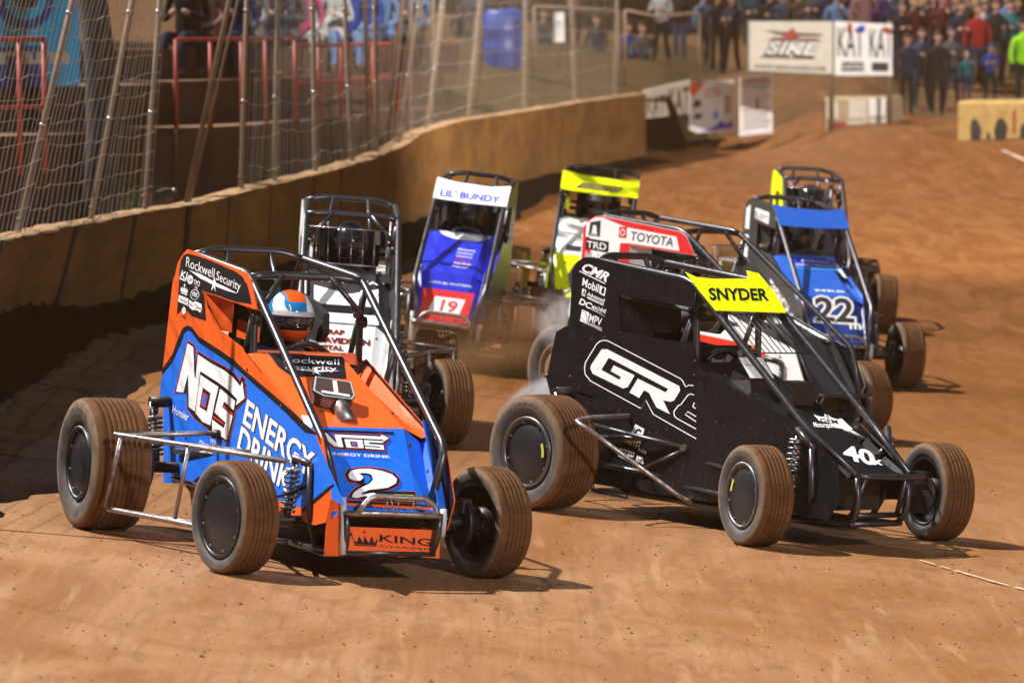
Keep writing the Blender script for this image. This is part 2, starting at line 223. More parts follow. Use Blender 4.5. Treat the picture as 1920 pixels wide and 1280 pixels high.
DEC={'c2_side':[('p','blue',1,[(-2.13,0.793),(-1.98,0.875),(-1.879,0.972),(-1.821,1.044),(-1.771,1.064),(-1.717,1.059),(-1.593,1.014),(-1.261,0.969),(-1.014,0.931),(-0.691,0.862),(-0.337,0.79),(-0.162,0.747),(0.01,0.705),(0.02,0.704),(0.142,0.709),(0.208,0.663),(0.591,0.411),(0.399,0.423),(0.391,0.492),(0.032,0.336),(-0.385,0.334),(-1.583,0.273),(-1.618,0.27),(-2.011,0.226),(-2.08,0.611),(-2.156,0.696)]),('p','black',2,[(-2.131,0.826),(-1.992,0.914),(-1.914,1.008),(-1.854,1.068),(-1.787,1.087),(-1.717,1.087),(-1.594,1.044),(-1.267,1.002),(-1.038,0.968),(-0.899,0.934),(-0.475,0.852),(-0.148,0.786),(0.007,0.748),(0.172,0.715),(0.01,0.705),(-0.162,0.747),(-0.337,0.79),(-0.691,0.862),(-1.014,0.931),(-1.261,0.969),(-1.593,1.014),(-1.717,1.059),(-1.771,1.064),(-1.821,1.044),(-1.879,0.972),(-1.98,0.875),(-2.13,0.793)]),('p','black',2,[(-1.594,0.268),(-1.466,0.326),(-1.441,0.313),(-1.58,0.256)]),('p','black',2,[(0.014,0.324),(0.419,0.501),(0.434,0.492),(0.037,0.312)]),('p','red',3,[(-1.763,1.014),(-1.644,0.996),(-1.617,0.883),(-1.604,0.972),(-1.388,0.945),(-1.164,0.927),(-1.022,0.906),(-0.947,0.876),(-0.922,0.904),(-0.878,0.896),(-0.835,0.789),(-0.98,0.719),(-0.994,0.667),(-1.056,0.539),(-1.303,0.565),(-1.419,0.589),(-1.593,0.614),(-1.708,0.653),(-1.733,0.764),(-1.742,0.732),(-1.918,0.719)]),('p','black',4,[(-1.756,1.009),(-1.654,0.993),(-1.616,0.88),(-1.595,0.967),(-1.392,0.942),(-1.168,0.924),(-1.028,0.903),(-0.944,0.869),(-0.917,0.899),(-0.887,0.893),(-0.844,0.789),(-0.989,0.72),(-1.003,0.667),(-1.063,0.543),(-1.298,0.568),(-1.413,0.592),(-1.587,0.617),(-1.698,0.655),(-1.733,0.768),(-1.75,0.735),(-1.906,0.723)]),('p','white',5,[(-1.751,0.997),(-1.663,0.983),(-1.616,0.832),(-1.601,0.824),(-1.583,0.952),(-1.389,0.925),(-1.193,0.907),(-1.052,0.885),(-0.931,0.847),(-0.905,0.875),(-0.858,0.792),(-0.974,0.745),(-0.963,0.777),(-1.093,0.81),(-1.263,0.836),(-1.533,0.869),(-1.55,0.771),(-1.579,0.652),(-1.676,0.667),(-1.718,0.837),(-1.771,0.734),(-1.885,0.728)]),('p','white',5,[(-1.527,0.85),(-1.247,0.813),(-1.284,0.739),(-1.335,0.605),(-1.459,0.611),(-1.57,0.646),(-1.547,0.752)]),('p','white',5,[(-1.223,0.807),(-0.991,0.765),(-1.006,0.716),(-1.153,0.748),(-1.175,0.715),(-1.015,0.686),(-1.075,0.553),(-1.301,0.584),(-1.317,0.638),(-1.133,0.611),(-1.112,0.642),(-1.283,0.677)]),('p','black',6,[(-1.476,0.788),(-1.359,0.77),(-1.4,0.671),(-1.51,0.684)]),('p','red',7,[(-1.463,0.767),(-1.38,0.757),(-1.416,0.685),(-1.493,0.692)]),('p','blue',8,[(-1.452,0.756),(-1.397,0.749),(-1.429,0.693),(-1.475,0.701)]),('p','red',6,[(-1.154,0.727),(-1.006,0.698),(-1.011,0.691),(-1.166,0.72)]),('p','red',6,[(-1.293,0.659),(-1.131,0.637),(-1.141,0.629),(-1.298,0.649)]),('t','white',4,'ENERGY',(-0.868,0.668),(0.114,0.492),(-0.82,0.792),0.05,('black',3,0.085)),('t','white',4,'DRINK',(-0.929,0.528),(-0.17,0.38),(-0.881,0.649),0.05,('black',3,0.085)),('t','white',3,'Hoosier',(-1.932,0.612),(-1.678,0.591),(-1.922,0.654),0.02,None),('t','white',3,'VETERANS',(-1.34,0.52),(-1.085,0.477),(-1.328,0.543),0.01,None),('t','sky',3,'COMMUNITY',(-1.326,0.506),(-1.107,0.475),(-1.321,0.516),0,None),('t','white',3,'CHALLENGER',(-1.508,0.475),(-1.295,0.454),(-1.481,0.515),0.03,None),('p','white',3,[(-1.492,0.471),(-1.329,0.457),(-1.328,0.452),(-1.491,0.466)]),('p','black',2,[(-1.843,1.464),(-1.668,1.46),(-1.459,1.449),(-1.117,1.422),(-1.004,1.403),(-0.931,1.366),(-0.85,1.275),(-1.113,1.271),(-1.603,1.293),(-1.564,1.267),(-1.507,1.136),(-1.727,1.143),(-1.855,1.179),(-1.955,1.133),(-1.95,1.237),(-1.954,1.364),(-1.945,1.417),(-1.91,1.447)]),('t','white',3,'Rockwell',(-1.859,1.395),(-1.418,1.363),(-1.855,1.448),0,None),('t','white',3,'Security',(-1.388,1.36),(-1.024,1.328),(-1.381,1.407),0,None),('p','white',3,[(-1.817,1.38),(-1.618,1.37),(-1.431,1.349),(-1.41,1.368),(-1.386,1.343),(-1.248,1.333),(-1.058,1.312),(-1.23,1.315),(-1.393,1.325),(-1.387,1.294),(-1.411,1.319),(-1.452,1.296),(-1.435,1.33),(-1.63,1.349)]),('t','white',3,'KJ',(-1.934,1.332),(-1.838,1.326),(-1.913,1.37),0.03,None),('p','white',3,[(-1.945,1.329),(-1.842,1.322),(-1.844,1.315),(-1.942,1.321)]),('p','white',3,[(-1.732,1.334),(-1.733,1.326),(-1.738,1.319),(-1.748,1.313),(-1.761,1.309),(-1.775,1.306),(-1.79,1.306),(-1.804,1.309),(-1.815,1.313),(-1.823,1.32),(-1.827,1.327),(-1.826,1.334),(-1.82,1.342),(-1.811,1.348),(-1.798,1.352),(-1.784,1.354),(-1.769,1.354),(-1.755,1.352),(-1.743,1.347),(-1.735,1.341)]),('t','grey',4,'GPI',(-1.806,1.32),(-1.748,1.321),(-1.805,1.336),0,None),('t','white',3,'TPO',(-1.724,1.308),(-1.629,1.305),(-1.72,1.335),0.04,None),('p','white',3,[(-1.721,1.3),(-1.663,1.298),(-1.659,1.289),(-1.705,1.298)]),('p','white',3,[(-1.919,1.284),(-1.895,1.271),(-1.886,1.288),(-1.868,1.271),(-1.855,1.289),(-1.84,1.27),(-1.827,1.286),(-1.821,1.269),(-1.803,1.28),(-1.81,1.253),(-1.913,1.259)]),('p','white',3,[(-1.912,1.255),(-1.809,1.249),(-1.81,1.243),(-1.911,1.25)]),('p','white',3,[(-1.848,1.296),(-1.85,1.292),(-1.855,1.289),(-1.863,1.288),(-1.87,1.29),(-1.873,1.294),(-1.871,1.298),(-1.865,1.301),(-1.858,1.302),(-1.851,1.3)]),('p','white',3,[(-1.626,1.263),(-1.628,1.254),(-1.636,1.246),(-1.65,1.238),(-1.668,1.233),(-1.689,1.23),(-1.711,1.229),(-1.731,1.232),(-1.747,1.237),(-1.758,1.244),(-1.763,1.252),(-1.761,1.261),(-1.753,1.27),(-1.739,1.277),(-1.72,1.283),(-1.699,1.286),(-1.678,1.286),(-1.658,1.284),(-1.642,1.278),(-1.631,1.271)]),('p','black',4,[(-1.635,1.262),(-1.636,1.255),(-1.644,1.247),(-1.656,1.241),(-1.672,1.236),(-1.69,1.233),(-1.709,1.233),(-1.726,1.235),(-1.74,1.24),(-1.75,1.246),(-1.754,1.253),(-1.752,1.261),(-1.745,1.268),(-1.733,1.275),(-1.717,1.28),(-1.699,1.282),(-1.68,1.282),(-1.663,1.28),(-1.649,1.276),(-1.639,1.27)]),('t','white',5,'VRK',(-1.743,1.249),(-1.642,1.246),(-1.74,1.273),0.05,None),('p','white',3,[(-1.936,1.238),(-1.786,1.228),(-1.791,1.191),(-1.946,1.202)]),('t','grey',4,'Ranch',(-1.919,1.21),(-1.805,1.204),(-1.918,1.224),0,None),('p','white',3,[(-1.77,1.225),(-1.714,1.214),(-1.684,1.224),(-1.583,1.216),(-1.571,1.191),(-1.594,1.17),(-1.646,1.18),(-1.714,1.172),(-1.779,1.19)]),('t','black',4,'Gas 5 Shop',(-1.768,1.195),(-1.585,1.185),(-1.76,1.212),0,None),('t','white',5,'5',(-1.723,1.179),(-1.668,1.178),(-1.714,1.217),0.05,None),('p','cream',3,[(-1.815,1.164),(-1.816,1.154),(-1.824,1.146),(-1.835,1.141),(-1.849,1.14),(-1.862,1.143),(-1.872,1.15),(-1.877,1.159),(-1.875,1.168),(-1.868,1.176),(-1.856,1.181),(-1.843,1.182),(-1.829,1.179),(-1.82,1.172)]),('t','black',4,'TBC',(-1.889,1.124),(-1.806,1.121),(-1.883,1.138),0.03,None)],'c2_hl':[('p','black',1,[(0.034,-0.28),(0.036,0.12),(0.046,0.12),(0.043,-0.276)]),('p','red',2,[(0.043,-0.265),(0.041,-0.234),(0.074,-0.208),(0.046,-0.207),(0.05,0.038),(0.039,0.041),(0.064,0.098),(0.089,0.056),(0.121,0.052),(0.113,-0.225),(0.081,-0.264)]),('p','black',3,[(0.044,-0.263),(0.043,-0.236),(0.077,-0.207),(0.048,-0.205),(0.052,0.04),(0.042,0.042),(0.065,0.094),(0.088,0.054),(0.119,0.05),(0.111,-0.224),(0.08,-0.262)]),('p','white',4,[(0.05,-0.259),(0.051,-0.243),(0.094,-0.203),(0.055,-0.204),(0.059,0.045),(0.05,0.046),(0.065,0.084),(0.081,0.049),(0.072,0.05),(0.067,-0.173),(0.108,-0.173),(0.106,-0.22),(0.077,-0.254)]),('p','white',4,[(0.074,-0.158),(0.075,-0.062),(0.11,-0.065),(0.109,-0.157)]),('p','black',5,[(0.083,-0.13),(0.084,-0.094),(0.105,-0.095),(0.104,-0.131)]),('p','red',6,[(0.087,-0.125),(0.088,-0.1),(0.102,-0.101),(0.101,-0.125)]),('p','blue',7,[(0.09,-0.122),(0.09,-0.104),(0.1,-0.105),(0.099,-0.121)]),('p','white',4,[(0.076,-0.054),(0.078,0.046),(0.086,0.047),(0.084,-0.03),(0.092,-0.03),(0.094,0.045),(0.115,0.043),(0.111,-0.057),(0.104,-0.056),(0.106,0.024),(0.101,0.023),(0.099,-0.057)]),('t','white',2,'ENERGY DRINK',(0.14,-0.255),(0.148,0.067),(0.128,-0.256),0.03,None),('p','red',2,[(0.222,-0.203),(0.197,-0.177),(0.187,-0.117),(0.185,-0.055),(0.192,0.016),(0.208,0.07),(0.235,0.09),(0.262,0.072),(0.28,0.02),(0.286,-0.025),(0.283,0.154),(0.336,0.146),(0.332,-0.043),(0.324,-0.151),(0.322,-0.221),(0.295,-0.199),(0.277,-0.17),(0.264,-0.137),(0.258,-0.152),(0.25,-0.194)]),('p','black',3,[(0.222,-0.2),(0.2,-0.176),(0.19,-0.117),(0.188,-0.056),(0.195,0.014),(0.21,0.067),(0.236,0.087),(0.26,0.07),(0.278,0.02),(0.286,-0.027),(0.286,0.15),(0.333,0.143),(0.329,-0.042),(0.321,-0.149),(0.319,-0.216),(0.297,-0.196),(0.279,-0.169),(0.263,-0.13),(0.255,-0.15),(0.247,-0.191)]),('p','blue',4,[(0.222,-0.109),(0.224,-0.073),(0.241,-0.068),(0.256,-0.095),(0.254,-0.111),(0.237,-0.1)]),('p','white',5,[(0.224,-0.185),(0.206,-0.167),(0.197,-0.12),(0.195,-0.064),(0.203,0.0),(0.217,0.051),(0.236,0.07),(0.254,0.058),(0.272,0.011),(0.279,-0.047),(0.283,-0.093),(0.296,-0.135),(0.304,-0.144),(0.295,-0.074),(0.311,-0.036),(0.312,0.022),(0.321,0.016),(0.32,-0.038),(0.315,-0.092),(0.31,-0.129),(0.318,-0.17),(0.315,-0.196),(0.296,-0.18),(0.279,-0.146),(0.258,-0.085),(0.241,-0.059),(0.221,-0.061),(0.215,-0.081),(0.214,-0.111),(0.217,-0.129),(0.224,-0.112),(0.235,-0.109),(0.246,-0.13),(0.247,-0.158),(0.239,-0.183)]),('p','yellow',4,[(0.299,0.032),(0.3,0.137),(0.327,0.136),(0.325,0.032)]),('p','black',5,[(0.304,0.055),(0.305,0.063),(0.324,0.058),(0.324,0.051)]),('p','black',5,[(0.309,0.067),(0.311,0.095),(0.324,0.099),(0.323,0.077)]),('p','black',1,[(0.326,-0.236),(0.338,0.217),(0.348,0.217),(0.336,-0.234)]),('p','orange',1,[(0.336,-0.232),(0.348,0.217),(0.358,0.219),(0.348,-0.231)])],'c2_hu':[('p','black',1,[(-0.865,-0.225),(-0.85,0.18),(-0.821,0.174),(-0.57,0.095),(-0.581,-0.054),(-0.58,-0.201),(-0.697,-0.232)]),('t','white',2,'Rockwell',(-0.747,-0.183),(-0.739,0.118),(-0.818,-0.156),0.0,None),('t','white',2,'Security',(-0.666,-0.202),(-0.661,0.076),(-0.723,-0.183),0.0,None),('p','white',2,[(-0.669,-0.189),(-0.664,-0.056),(-0.698,-0.031),(-0.66,-0.033),(-0.663,0.098),(-0.638,-0.041),(-0.601,-0.034),(-0.633,-0.053),(-0.602,-0.076),(-0.64,-0.063)])],'c2_front':[('t','black',2,'KING',(-0.052,0.215),(0.229,0.196),(-0.054,0.25),0.03,None),('t','black',2,'CHASSIS',(-0.048,0.188),(0.232,0.176),(-0.048,0.197),0.0,None),('p','black',2,[(-0.206,0.247),(-0.181,0.201),(-0.067,0.195),(-0.062,0.234),(-0.078,0.205),(-0.095,0.241),(-0.109,0.205),(-0.134,0.243),(-0.137,0.207),(-0.164,0.24),(-0.17,0.208),(-0.187,0.219)]),('p','black',2,[(-0.189,0.199),(-0.067,0.193),(-0.067,0.189),(-0.188,0.193)]),('p','black',2,[(-0.137,0.271),(-0.13,0.259),(-0.135,0.253),(-0.142,0.259)]),('p','black',2,[(-0.198,0.248),(-0.199,0.243),(-0.203,0.24),(-0.208,0.24),(-0.212,0.243),(-0.214,0.248),(-0.212,0.253),(-0.209,0.256),(-0.204,0.256),(-0.2,0.253)])],'c40_side':[('p','white',2,[(-1.645,0.936),(-1.598,0.94),(-0.974,0.788),(-0.965,0.764),(-1.007,0.704),(-1.037,0.691),(-1.101,0.694),(-1.035,0.62),(-1.151,0.648),(-1.222,0.725),(-1.264,0.735),(-1.301,0.687),(-1.386,0.71),(-1.323,0.797),(-1.083,0.741),(-1.064,0.763),(-1.58,0.893),(-1.637,0.817),(-1.48,0.775),(-1.465,0.792),(-1.556,0.817),(-1.534,0.853),(-1.352,0.813),(-1.403,0.739),(-1.443,0.728),(-1.709,0.787),(-1.733,0.817),(-1.724,0.84)]),('p','white',2,[(-0.859,0.805),(-0.896,0.804),(-0.894,0.799),(-0.859,0.799)]),('p','white',2,[(-0.896,0.804),(-0.919,0.791),(-0.923,0.786),(-0.894,0.799)]),('p','white',2,[(-0.919,0.791),(-0.947,0.823),(-0.954,0.819),(-0.923,0.786)]),('p','white',2,[(-0.947,0.823),(-0.968,0.834),(-0.971,0.829),(-0.954,0.819)]),('p','white',2,[(-0.968,0.834),(-1.597,0.992),(-1.6,0.987),(-0.971,0.829)]),('p','white',2,[(-1.597,0.992),(-1.636,0.991),(-1.635,0.986),(-1.6,0.987)]),('p','white',2,[(-1.636,0.991),(-1.67,0.982),(-1.665,0.977),(-1.635,0.986)]),('p','white',2,[(-1.67,0.982),(-1.697,0.961),(-1.69,0.959),(-1.665,0.977)]),('p','white',2,[(-1.697,0.961),(-1.78,0.848),(-1.772,0.847),(-1.69,0.959)]),('p','white',2,[(-1.78,0.848),(-1.787,0.815),(-1.778,0.815),(-1.772,0.847)]),('p','white',2,[(-1.787,0.815),(-1.776,0.776),(-1.769,0.78),(-1.778,0.815)]),('p','white',2,[(-1.776,0.776),(-1.726,0.741),(-1.722,0.746),(-1.769,0.78)]),('p','white',2,[(-1.726,0.741),(-1.283,0.626),(-1.28,0.631),(-1.722,0.746)]),('p','white',2,[(-1.283,0.626),(-1.245,0.677),(-1.242,0.682),(-1.28,0.631)]),('p','white',2,[(-1.245,0.677),(-1.176,0.603),(-1.172,0.608),(-1.242,0.682)]),('p','white',2,[(-1.176,0.603),(-0.809,0.502),(-0.806,0.507),(-1.172,0.608)]),('p','white',2,[(-0.846,0.752),(-0.877,0.756),(-0.876,0.75),(-0.848,0.747)]),('p','white',2,[(-0.877,0.756),(-0.901,0.746),(-0.895,0.743),(-0.876,0.75)]),('p','white',2,[(-0.901,0.746),(-0.954,0.686),(-0.948,0.683),(-0.895,0.743)]),('p','white',2,[(-0.954,0.686),(-0.976,0.678),(-0.969,0.674),(-0.948,0.683)]),('p','white',2,[(-0.976,0.678),(-1.009,0.639),(-1.001,0.638),(-0.969,0.674)]),('p','white',2,[(-1.009,0.639),(-1.002,0.613),(-0.994,0.616),(-1.001,0.638)]),('p','white',2,[(-1.002,0.613),(-0.981,0.601),(-0.977,0.606),(-0.994,0.616)]),('p','white',2,[(-0.981,0.601),(-0.815,0.557),(-0.811,0.562),(-0.977,0.606)]),('p','white',2,[(-0.818,0.632),(-0.89,0.653),(-0.891,0.648),(-0.822,0.627)]),('p','white',2,[(-0.89,0.653),(-0.913,0.631),(-0.907,0.635),(-0.891,0.648)]),('p','white',2,[(-0.913,0.631),(-0.819,0.598),(-0.815,0.603),(-0.907,0.635)]),('p','white',2,[(-0.825,0.677),(-0.848,0.684),(-0.856,0.682),(-0.829,0.672)]),('p','white',2,[(-0.848,0.684),(-0.837,0.706),(-0.845,0.708),(-0.856,0.682)]),('t','white',2,'CMR',(-1.875,1.378),(-1.64,1.329),(-1.83,1.423),0.07,None),('p','white',2,[(-1.881,1.374),(-1.65,1.319),(-1.655,1.314),(-1.884,1.369)]),('t','white',2,'Mobil',(-1.851,1.29),(-1.709,1.261),(-1.845,1.337),0.03,None),('p','white',2,[(-1.696,1.303),(-1.642,1.292),(-1.65,1.244),(-1.699,1.256)]),('t','black',3,'1',(-1.682,1.262),(-1.661,1.256),(-1.674,1.295),0.05,None),('p','white',2,[(-1.845,1.273),(-1.812,1.266),(-1.817,1.227),(-1.849,1.233)]),('t','black',3,'A',(-1.844,1.238),(-1.814,1.232),(-1.838,1.268),0.03,None),('t','white',2,'Advanced',(-1.803,1.236),(-1.651,1.208),(-1.797,1.258),0.03,None),('p','white',2,[(-1.803,1.23),(-1.652,1.201),(-1.653,1.197),(-1.803,1.226)]),('p','white',2,[(-1.799,1.224),(-1.655,1.192),(-1.656,1.188),(-1.8,1.22)]),('t','white',2,'DC',(-1.868,1.183),(-1.767,1.159),(-1.852,1.215),0.06,None),('t','white',2,'MACHINE',(-1.756,1.162),(-1.633,1.145),(-1.749,1.184),0.03,None),('p','white',2,[(-1.758,1.16),(-1.664,1.14),(-1.665,1.137),(-1.759,1.157)]),('t','white',2,'LLC',(-1.666,1.132),(-1.64,1.127),(-1.664,1.139),0.02,None),('p','white',2,[(-1.837,1.151),(-1.772,1.137),(-1.781,1.069),(-1.848,1.082)]),('p','black',3,[(-1.836,1.144),(-1.806,1.133),(-1.803,1.135),(-1.834,1.146)]),('p','black',3,[(-1.806,1.133),(-1.789,1.104),(-1.785,1.105),(-1.803,1.135)]),('p','black',3,[(-1.789,1.104),(-1.789,1.073),(-1.785,1.073),(-1.785,1.105)]),('p','black',3,[(-1.843,1.099),(-1.822,1.093),(-1.82,1.095),(-1.841,1.101)]),('p','black',3,[(-1.822,1.093),(-1.809,1.075),(-1.806,1.076),(-1.82,1.095)]),('t','white',2,'MPV',(-1.771,1.088),(-1.666,1.068),(-1.763,1.133),0.02,None),('t','white',2,'EXPRESS',(-1.775,1.067),(-1.657,1.04),(-1.773,1.084),0.01,None),('p','white',2,[(-1.318,0.534),(-1.24,0.514),(-1.264,0.425),(-1.36,0.451)]),('t','black',3,'G',(-1.324,0.458),(-1.277,0.447),(-1.307,0.516),0.06,None),('p','black',3,[(-1.316,0.518),(-1.309,0.517),(-1.311,0.512),(-1.318,0.513)]),('p','black',3,[(-1.327,0.505),(-1.321,0.503),(-1.323,0.498),(-1.329,0.499)]),('p','black',3,[(-1.316,0.506),(-1.31,0.505),(-1.312,0.499),(-1.318,0.501)]),('p','black',3,[(-1.328,0.492),(-1.321,0.491),(-1.323,0.486),(-1.33,0.487)]),('p','black',3,[(-1.339,0.478),(-1.333,0.477),(-1.335,0.472),(-1.341,0.473)]),('p','black',3,[(-1.328,0.479),(-1.322,0.478),(-1.324,0.473),(-1.331,0.474)]),('p','black',3,[(-1.34,0.466),(-1.333,0.464),(-1.336,0.459),(-1.342,0.46)]),('t','white',2,'SMITH',(-1.411,0.423),(-1.273,0.398),(-1.402,0.451),0.04,None),('t','white',2,'ACCESS',(-1.453,0.359),(-1.318,0.342),(-1.437,0.386),0.05,None),('t','white',2,'Ti22',(-1.285,0.384),(-1.211,0.373),(-1.282,0.4),0.03,None),('t','white',2,'Cometic',(-1.451,0.337),(-1.333,0.309),(-1.446,0.358),0.02,None),('p','white',2,[(-1.287,0.358),(-1.236,0.348),(-1.227,0.312),(-1.293,0.323)]),('t','black',3,'AJR',(-1.284,0.324),(-1.237,0.316),(-1.281,0.346),0.02,None),('p','sky',2,[(-1.315,0.311),(-1.263,0.298),(-1.264,0.29),(-1.318,0.3)])],'c40_hl':[('t','white',2,'40',(0.227,-0.23),(0.3,-0.047),(0.09,-0.13),0.07,None),('t','white',3,'x',(0.29,-0.07),(0.296,0.006),(0.223,-0.018),0.06,('black',2,0.12))],'c40_hu':[('p','white',1,[(-0.251,-0.016),(-0.22,0.013),(-0.212,0.086),(-0.187,0.115),(-0.197,0.158),(-0.144,0.14),(-0.065,0.119),(-0.068,0.052),(-0.083,0.001),(-0.146,-0.005),(-0.172,-0.046),(-0.22,-0.026)]),('t','black',2,'GEM',(-0.151,-0.053),(-0.124,0.061),(-0.205,-0.014),0.04,None),('t','white',1,'Motorsports',(-0.096,-0.159),(-0.083,0.014),(-0.158,-0.11),0.03,None)],'c40_vis':[('t','black',2,'SNYDER',(-0.804,-0.367),(-0.807,0.106),(-0.885,-0.31),0.06,None)],'c40_dash':[('t','grey',2,'CMR',(-0.211,0.929),(0.185,0.93),(-0.182,1.005),0.05,None),('p','grey',2,[(-0.217,0.926),(0.179,0.924),(0.176,0.917),(-0.22,0.919)])]}
# ================================================================ ground
def track_mat():
    m=bpy.data.materials.new('track_clay'); m.use_nodes=True; nt=m.node_tree; b=nt.nodes['Principled BSDF']; b.inputs['Specular IOR Level'].default_value=.3
    lk=nt.links.new; tc=nd(nt,'ShaderNodeTexCoord')
    def noise(sc,scale,det=6,rough=.6,dist=0,rot=0):
        mp=nd(nt,'ShaderNodeMapping'); mp.inputs['Scale'].default_value=sc; mp.inputs['Rotation'].default_value=(0,0,rot); lk(tc.outputs['Object'],mp.inputs[0])
        n=nd(nt,'ShaderNodeTexNoise'); n.inputs['Scale'].default_value=scale; n.inputs['Detail'].default_value=det; n.inputs['Roughness'].default_value=rough; n.inputs['Distortion'].default_value=dist
        lk(mp.outputs[0],n.inputs['Vector']); return n.outputs[0]
    def mr(s,a,b_,c=0,d=1):
        n=nd(nt,'ShaderNodeMapRange'); n.inputs[1].default_value=a; n.inputs[2].default_value=b_; n.inputs[3].default_value=c; n.inputs[4].default_value=d; lk(s,n.inputs[0]); return n.outputs[0]
    def mix(f,a,b_):
        n=nd(nt,'ShaderNodeMix',data_type='RGBA')
        for i,v in((6,a),(7,b_)):
            if isinstance(v,tuple): n.inputs[i].default_value=(*v,1)
            else: lk(v,n.inputs[i])
        if isinstance(f,float): n.inputs[0].default_value=f
        else: lk(f,n.inputs[0])
        return n.outputs[2]
    def mul(a,b_,op='MULTIPLY'):
        n=nd(nt,'ShaderNodeMath',operation=op)
        for i,v in((0,a),(1,b_)):
            if isinstance(v,(int,float)): n.inputs[i].default_value=v
            else: lk(v,n.inputs[i])
        n.use_clamp=True; return n.outputs[0]
    sx=nd(nt,'ShaderNodeSeparateXYZ'); lk(tc.outputs['Object'],sx.inputs[0])
    big=noise((1,.5,1),.7,6,.6,1.2,R(-25)); streak=noise((3.2,.5,1),1.0,7,.62,.9,R(-28)); fine=noise((1,1,1),22,8,.7); streak2=noise((10,1.3,1),1.3,5,.65,.8,R(-34))
    streak3=noise((16,.30,1),1.0,5,.6,.25,R(-5)); arcs=noise((7,.55,1),1.2,4,.55,.5,R(-48)); skid=noise((4.5,.9,1),1.6,5,.6,.8,R(38))
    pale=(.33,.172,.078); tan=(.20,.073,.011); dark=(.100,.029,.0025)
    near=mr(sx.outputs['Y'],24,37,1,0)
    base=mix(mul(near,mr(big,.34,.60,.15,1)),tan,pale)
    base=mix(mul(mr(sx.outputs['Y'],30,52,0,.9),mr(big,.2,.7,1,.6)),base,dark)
    base=mix(mul(mr(streak,.46,.66),.5),base,tan)
    base=mix(mul(mul(mr(streak2,.52,.75),.4),near),base,pale)
    base=mix(mul(mul(mr(skid,.50,.64),near),.6),base,(.20,.085,.033))
    base=mix(mul(mul(mr(streak3,.48,.68),near),.34),base,(.16,.068,.022))
    base=mix(mul(mul(mr(arcs,.60,.72),near),.3),base,(.46,.29,.17))
    base=mix(mr(fine,.62,.78,0,.45),base,(.12,.05,.018))
    lk(base,b.inputs['Base Color']); lk(mr(streak,.3,.7,.42,.85),b.inputs['Roughness'])
    hs=mul(mul(streak,.5),mul(fine,.35),'ADD'); hs=mul(hs,mul(noise((1,1,1),5,6,.65),.5),'ADD')
    bp=nd(nt,'ShaderNodeBump'); bp.inputs['Strength'].default_value=.42; bp.inputs['Distance'].default_value=.025; lk(hs,bp.inputs['Height']); lk(bp.outputs[0],b.inputs['Normal'])
    return m
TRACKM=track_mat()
mat('mud_and_shade',(.009,.005,.003),rough=1,var=.35,scale=3,bump=1.0,spec=.03); mat('clod',(.13,.06,.024),rough=1,var=.3,scale=9); mat('earth',(.10,.05,.022),rough=1,var=.3,scale=2.5,bump=.8,spec=.1); mat('grass_earth',(.06,.036,.013),rough=1,var=.35,scale=1.5,bump=.8,spec=.1)
mat('wall_boards',(.185,.083,.018),rough=.85,var=.22,dust=.85,dcol=(.055,.027,.011),scale=1.6,dcut=.55,bump=.25,aniso=(1,.2,.8),spec=.2)
mat('wall_cap',(.25,.14,.062),rough=.95,var=.2,dust=.7,dcol=(.42,.26,.13),scale=7,bump=.8)
mat('crack',(.012,.007,.004),rough=1)
mat('terrace_boards',(.05,.018,.008),rough=.9,var=.25,scale=2,bump=.4,aniso=(.4,.4,4)); mat('terrace_earth',(.13,.06,.026),rough=1,var=.25,scale=3,bump=.6)
mat('post',(.14,.10,.07),rough=.6,metal=.35,var=.25,dust=.7,dcol=(.25,.14,.06),scale=9); mat('wire',(.33,.29,.23),rough=.5,metal=.15,var=.1,scale=5)
mat('rust_red',(.30,.035,.02),rough=.6,var=.25,scale=9); mat('vinyl_cyan',(.0,.42,.85),rough=.4,var=.06,scale=1); mat('vinyl_white',(.78,.78,.78),rough=.5,var=.08,dust=.3,dcol=(.5,.35,.22),scale=3)
mat('vinyl_cream',(.60,.56,.47),rough=.6,var=.06,dust=.3,dcol=(.4,.28,.16),scale=2); mat('bark',(.035,.03,.03),rough=1,var=.4,scale=6,bump=1,aniso=(1,1,.3)); mat('straw',(.16,.12,.05),rough=1,var=.4)
mat('plastic_blue',(.006,.035,.24),rough=.45,var=.1); mat('concrete',(.42,.33,.22),rough=.9,var=.15,dust=.7,dcol=(.3,.16,.07),scale=4); mat('concrete_yellow',(.46,.30,.10),rough=.9,var=.15,dust=.8,dcol=(.3,.16,.05),scale=3)
mat('leaf',(.05,.075,.02),rough=.8,var=.4,scale=3); mat('rubber',(.02,.018,.016),rough=.9,var=.2,dust=.4,scale=5)

xs=[-40,-25,-16,-12,-9,-7.5]+[-6+.3*i for i in range(54)]+[11,13,16,20,26,34,45]; ys=[-6,5,12]+[16+.8*i for i in range(72)]+[75+2.5*i for i in range(6)]+[89.5,90.5,91.5,92.5,93.5,94.5,95.5,96.5,97.5,99,101,104,107,110,114]+[118,130,150,180]
def wall_x(y): return interp(y,[18,22,27,35,42,48,52.5,57.5,61.5,70,78,86,91,94,110],[-4.3,-4.1,-3.93,-3.73,-2.80,-1.92,-1.52,-1.02,-.615,.31,1.21,2.77,3.75,4.6,9])
def ground_z(x,y):
    z=gz(x,y)
    wx=wall_x(y)
    if x<wx-.15: z=max(z-.15,-.1) if y<70 else z
    if y>90: l=1-sstep(7.0,8.2,x); z+=l*.80*sstep(90.5,96,y)+(1-l)*.55*sstep(94.5,97.5,y)+max(0,y-96)*.052
    return z
V=[];F=[]
for y in ys:
    for x in xs: V.append((x,y,ground_z(x,y)))
n=len(xs)
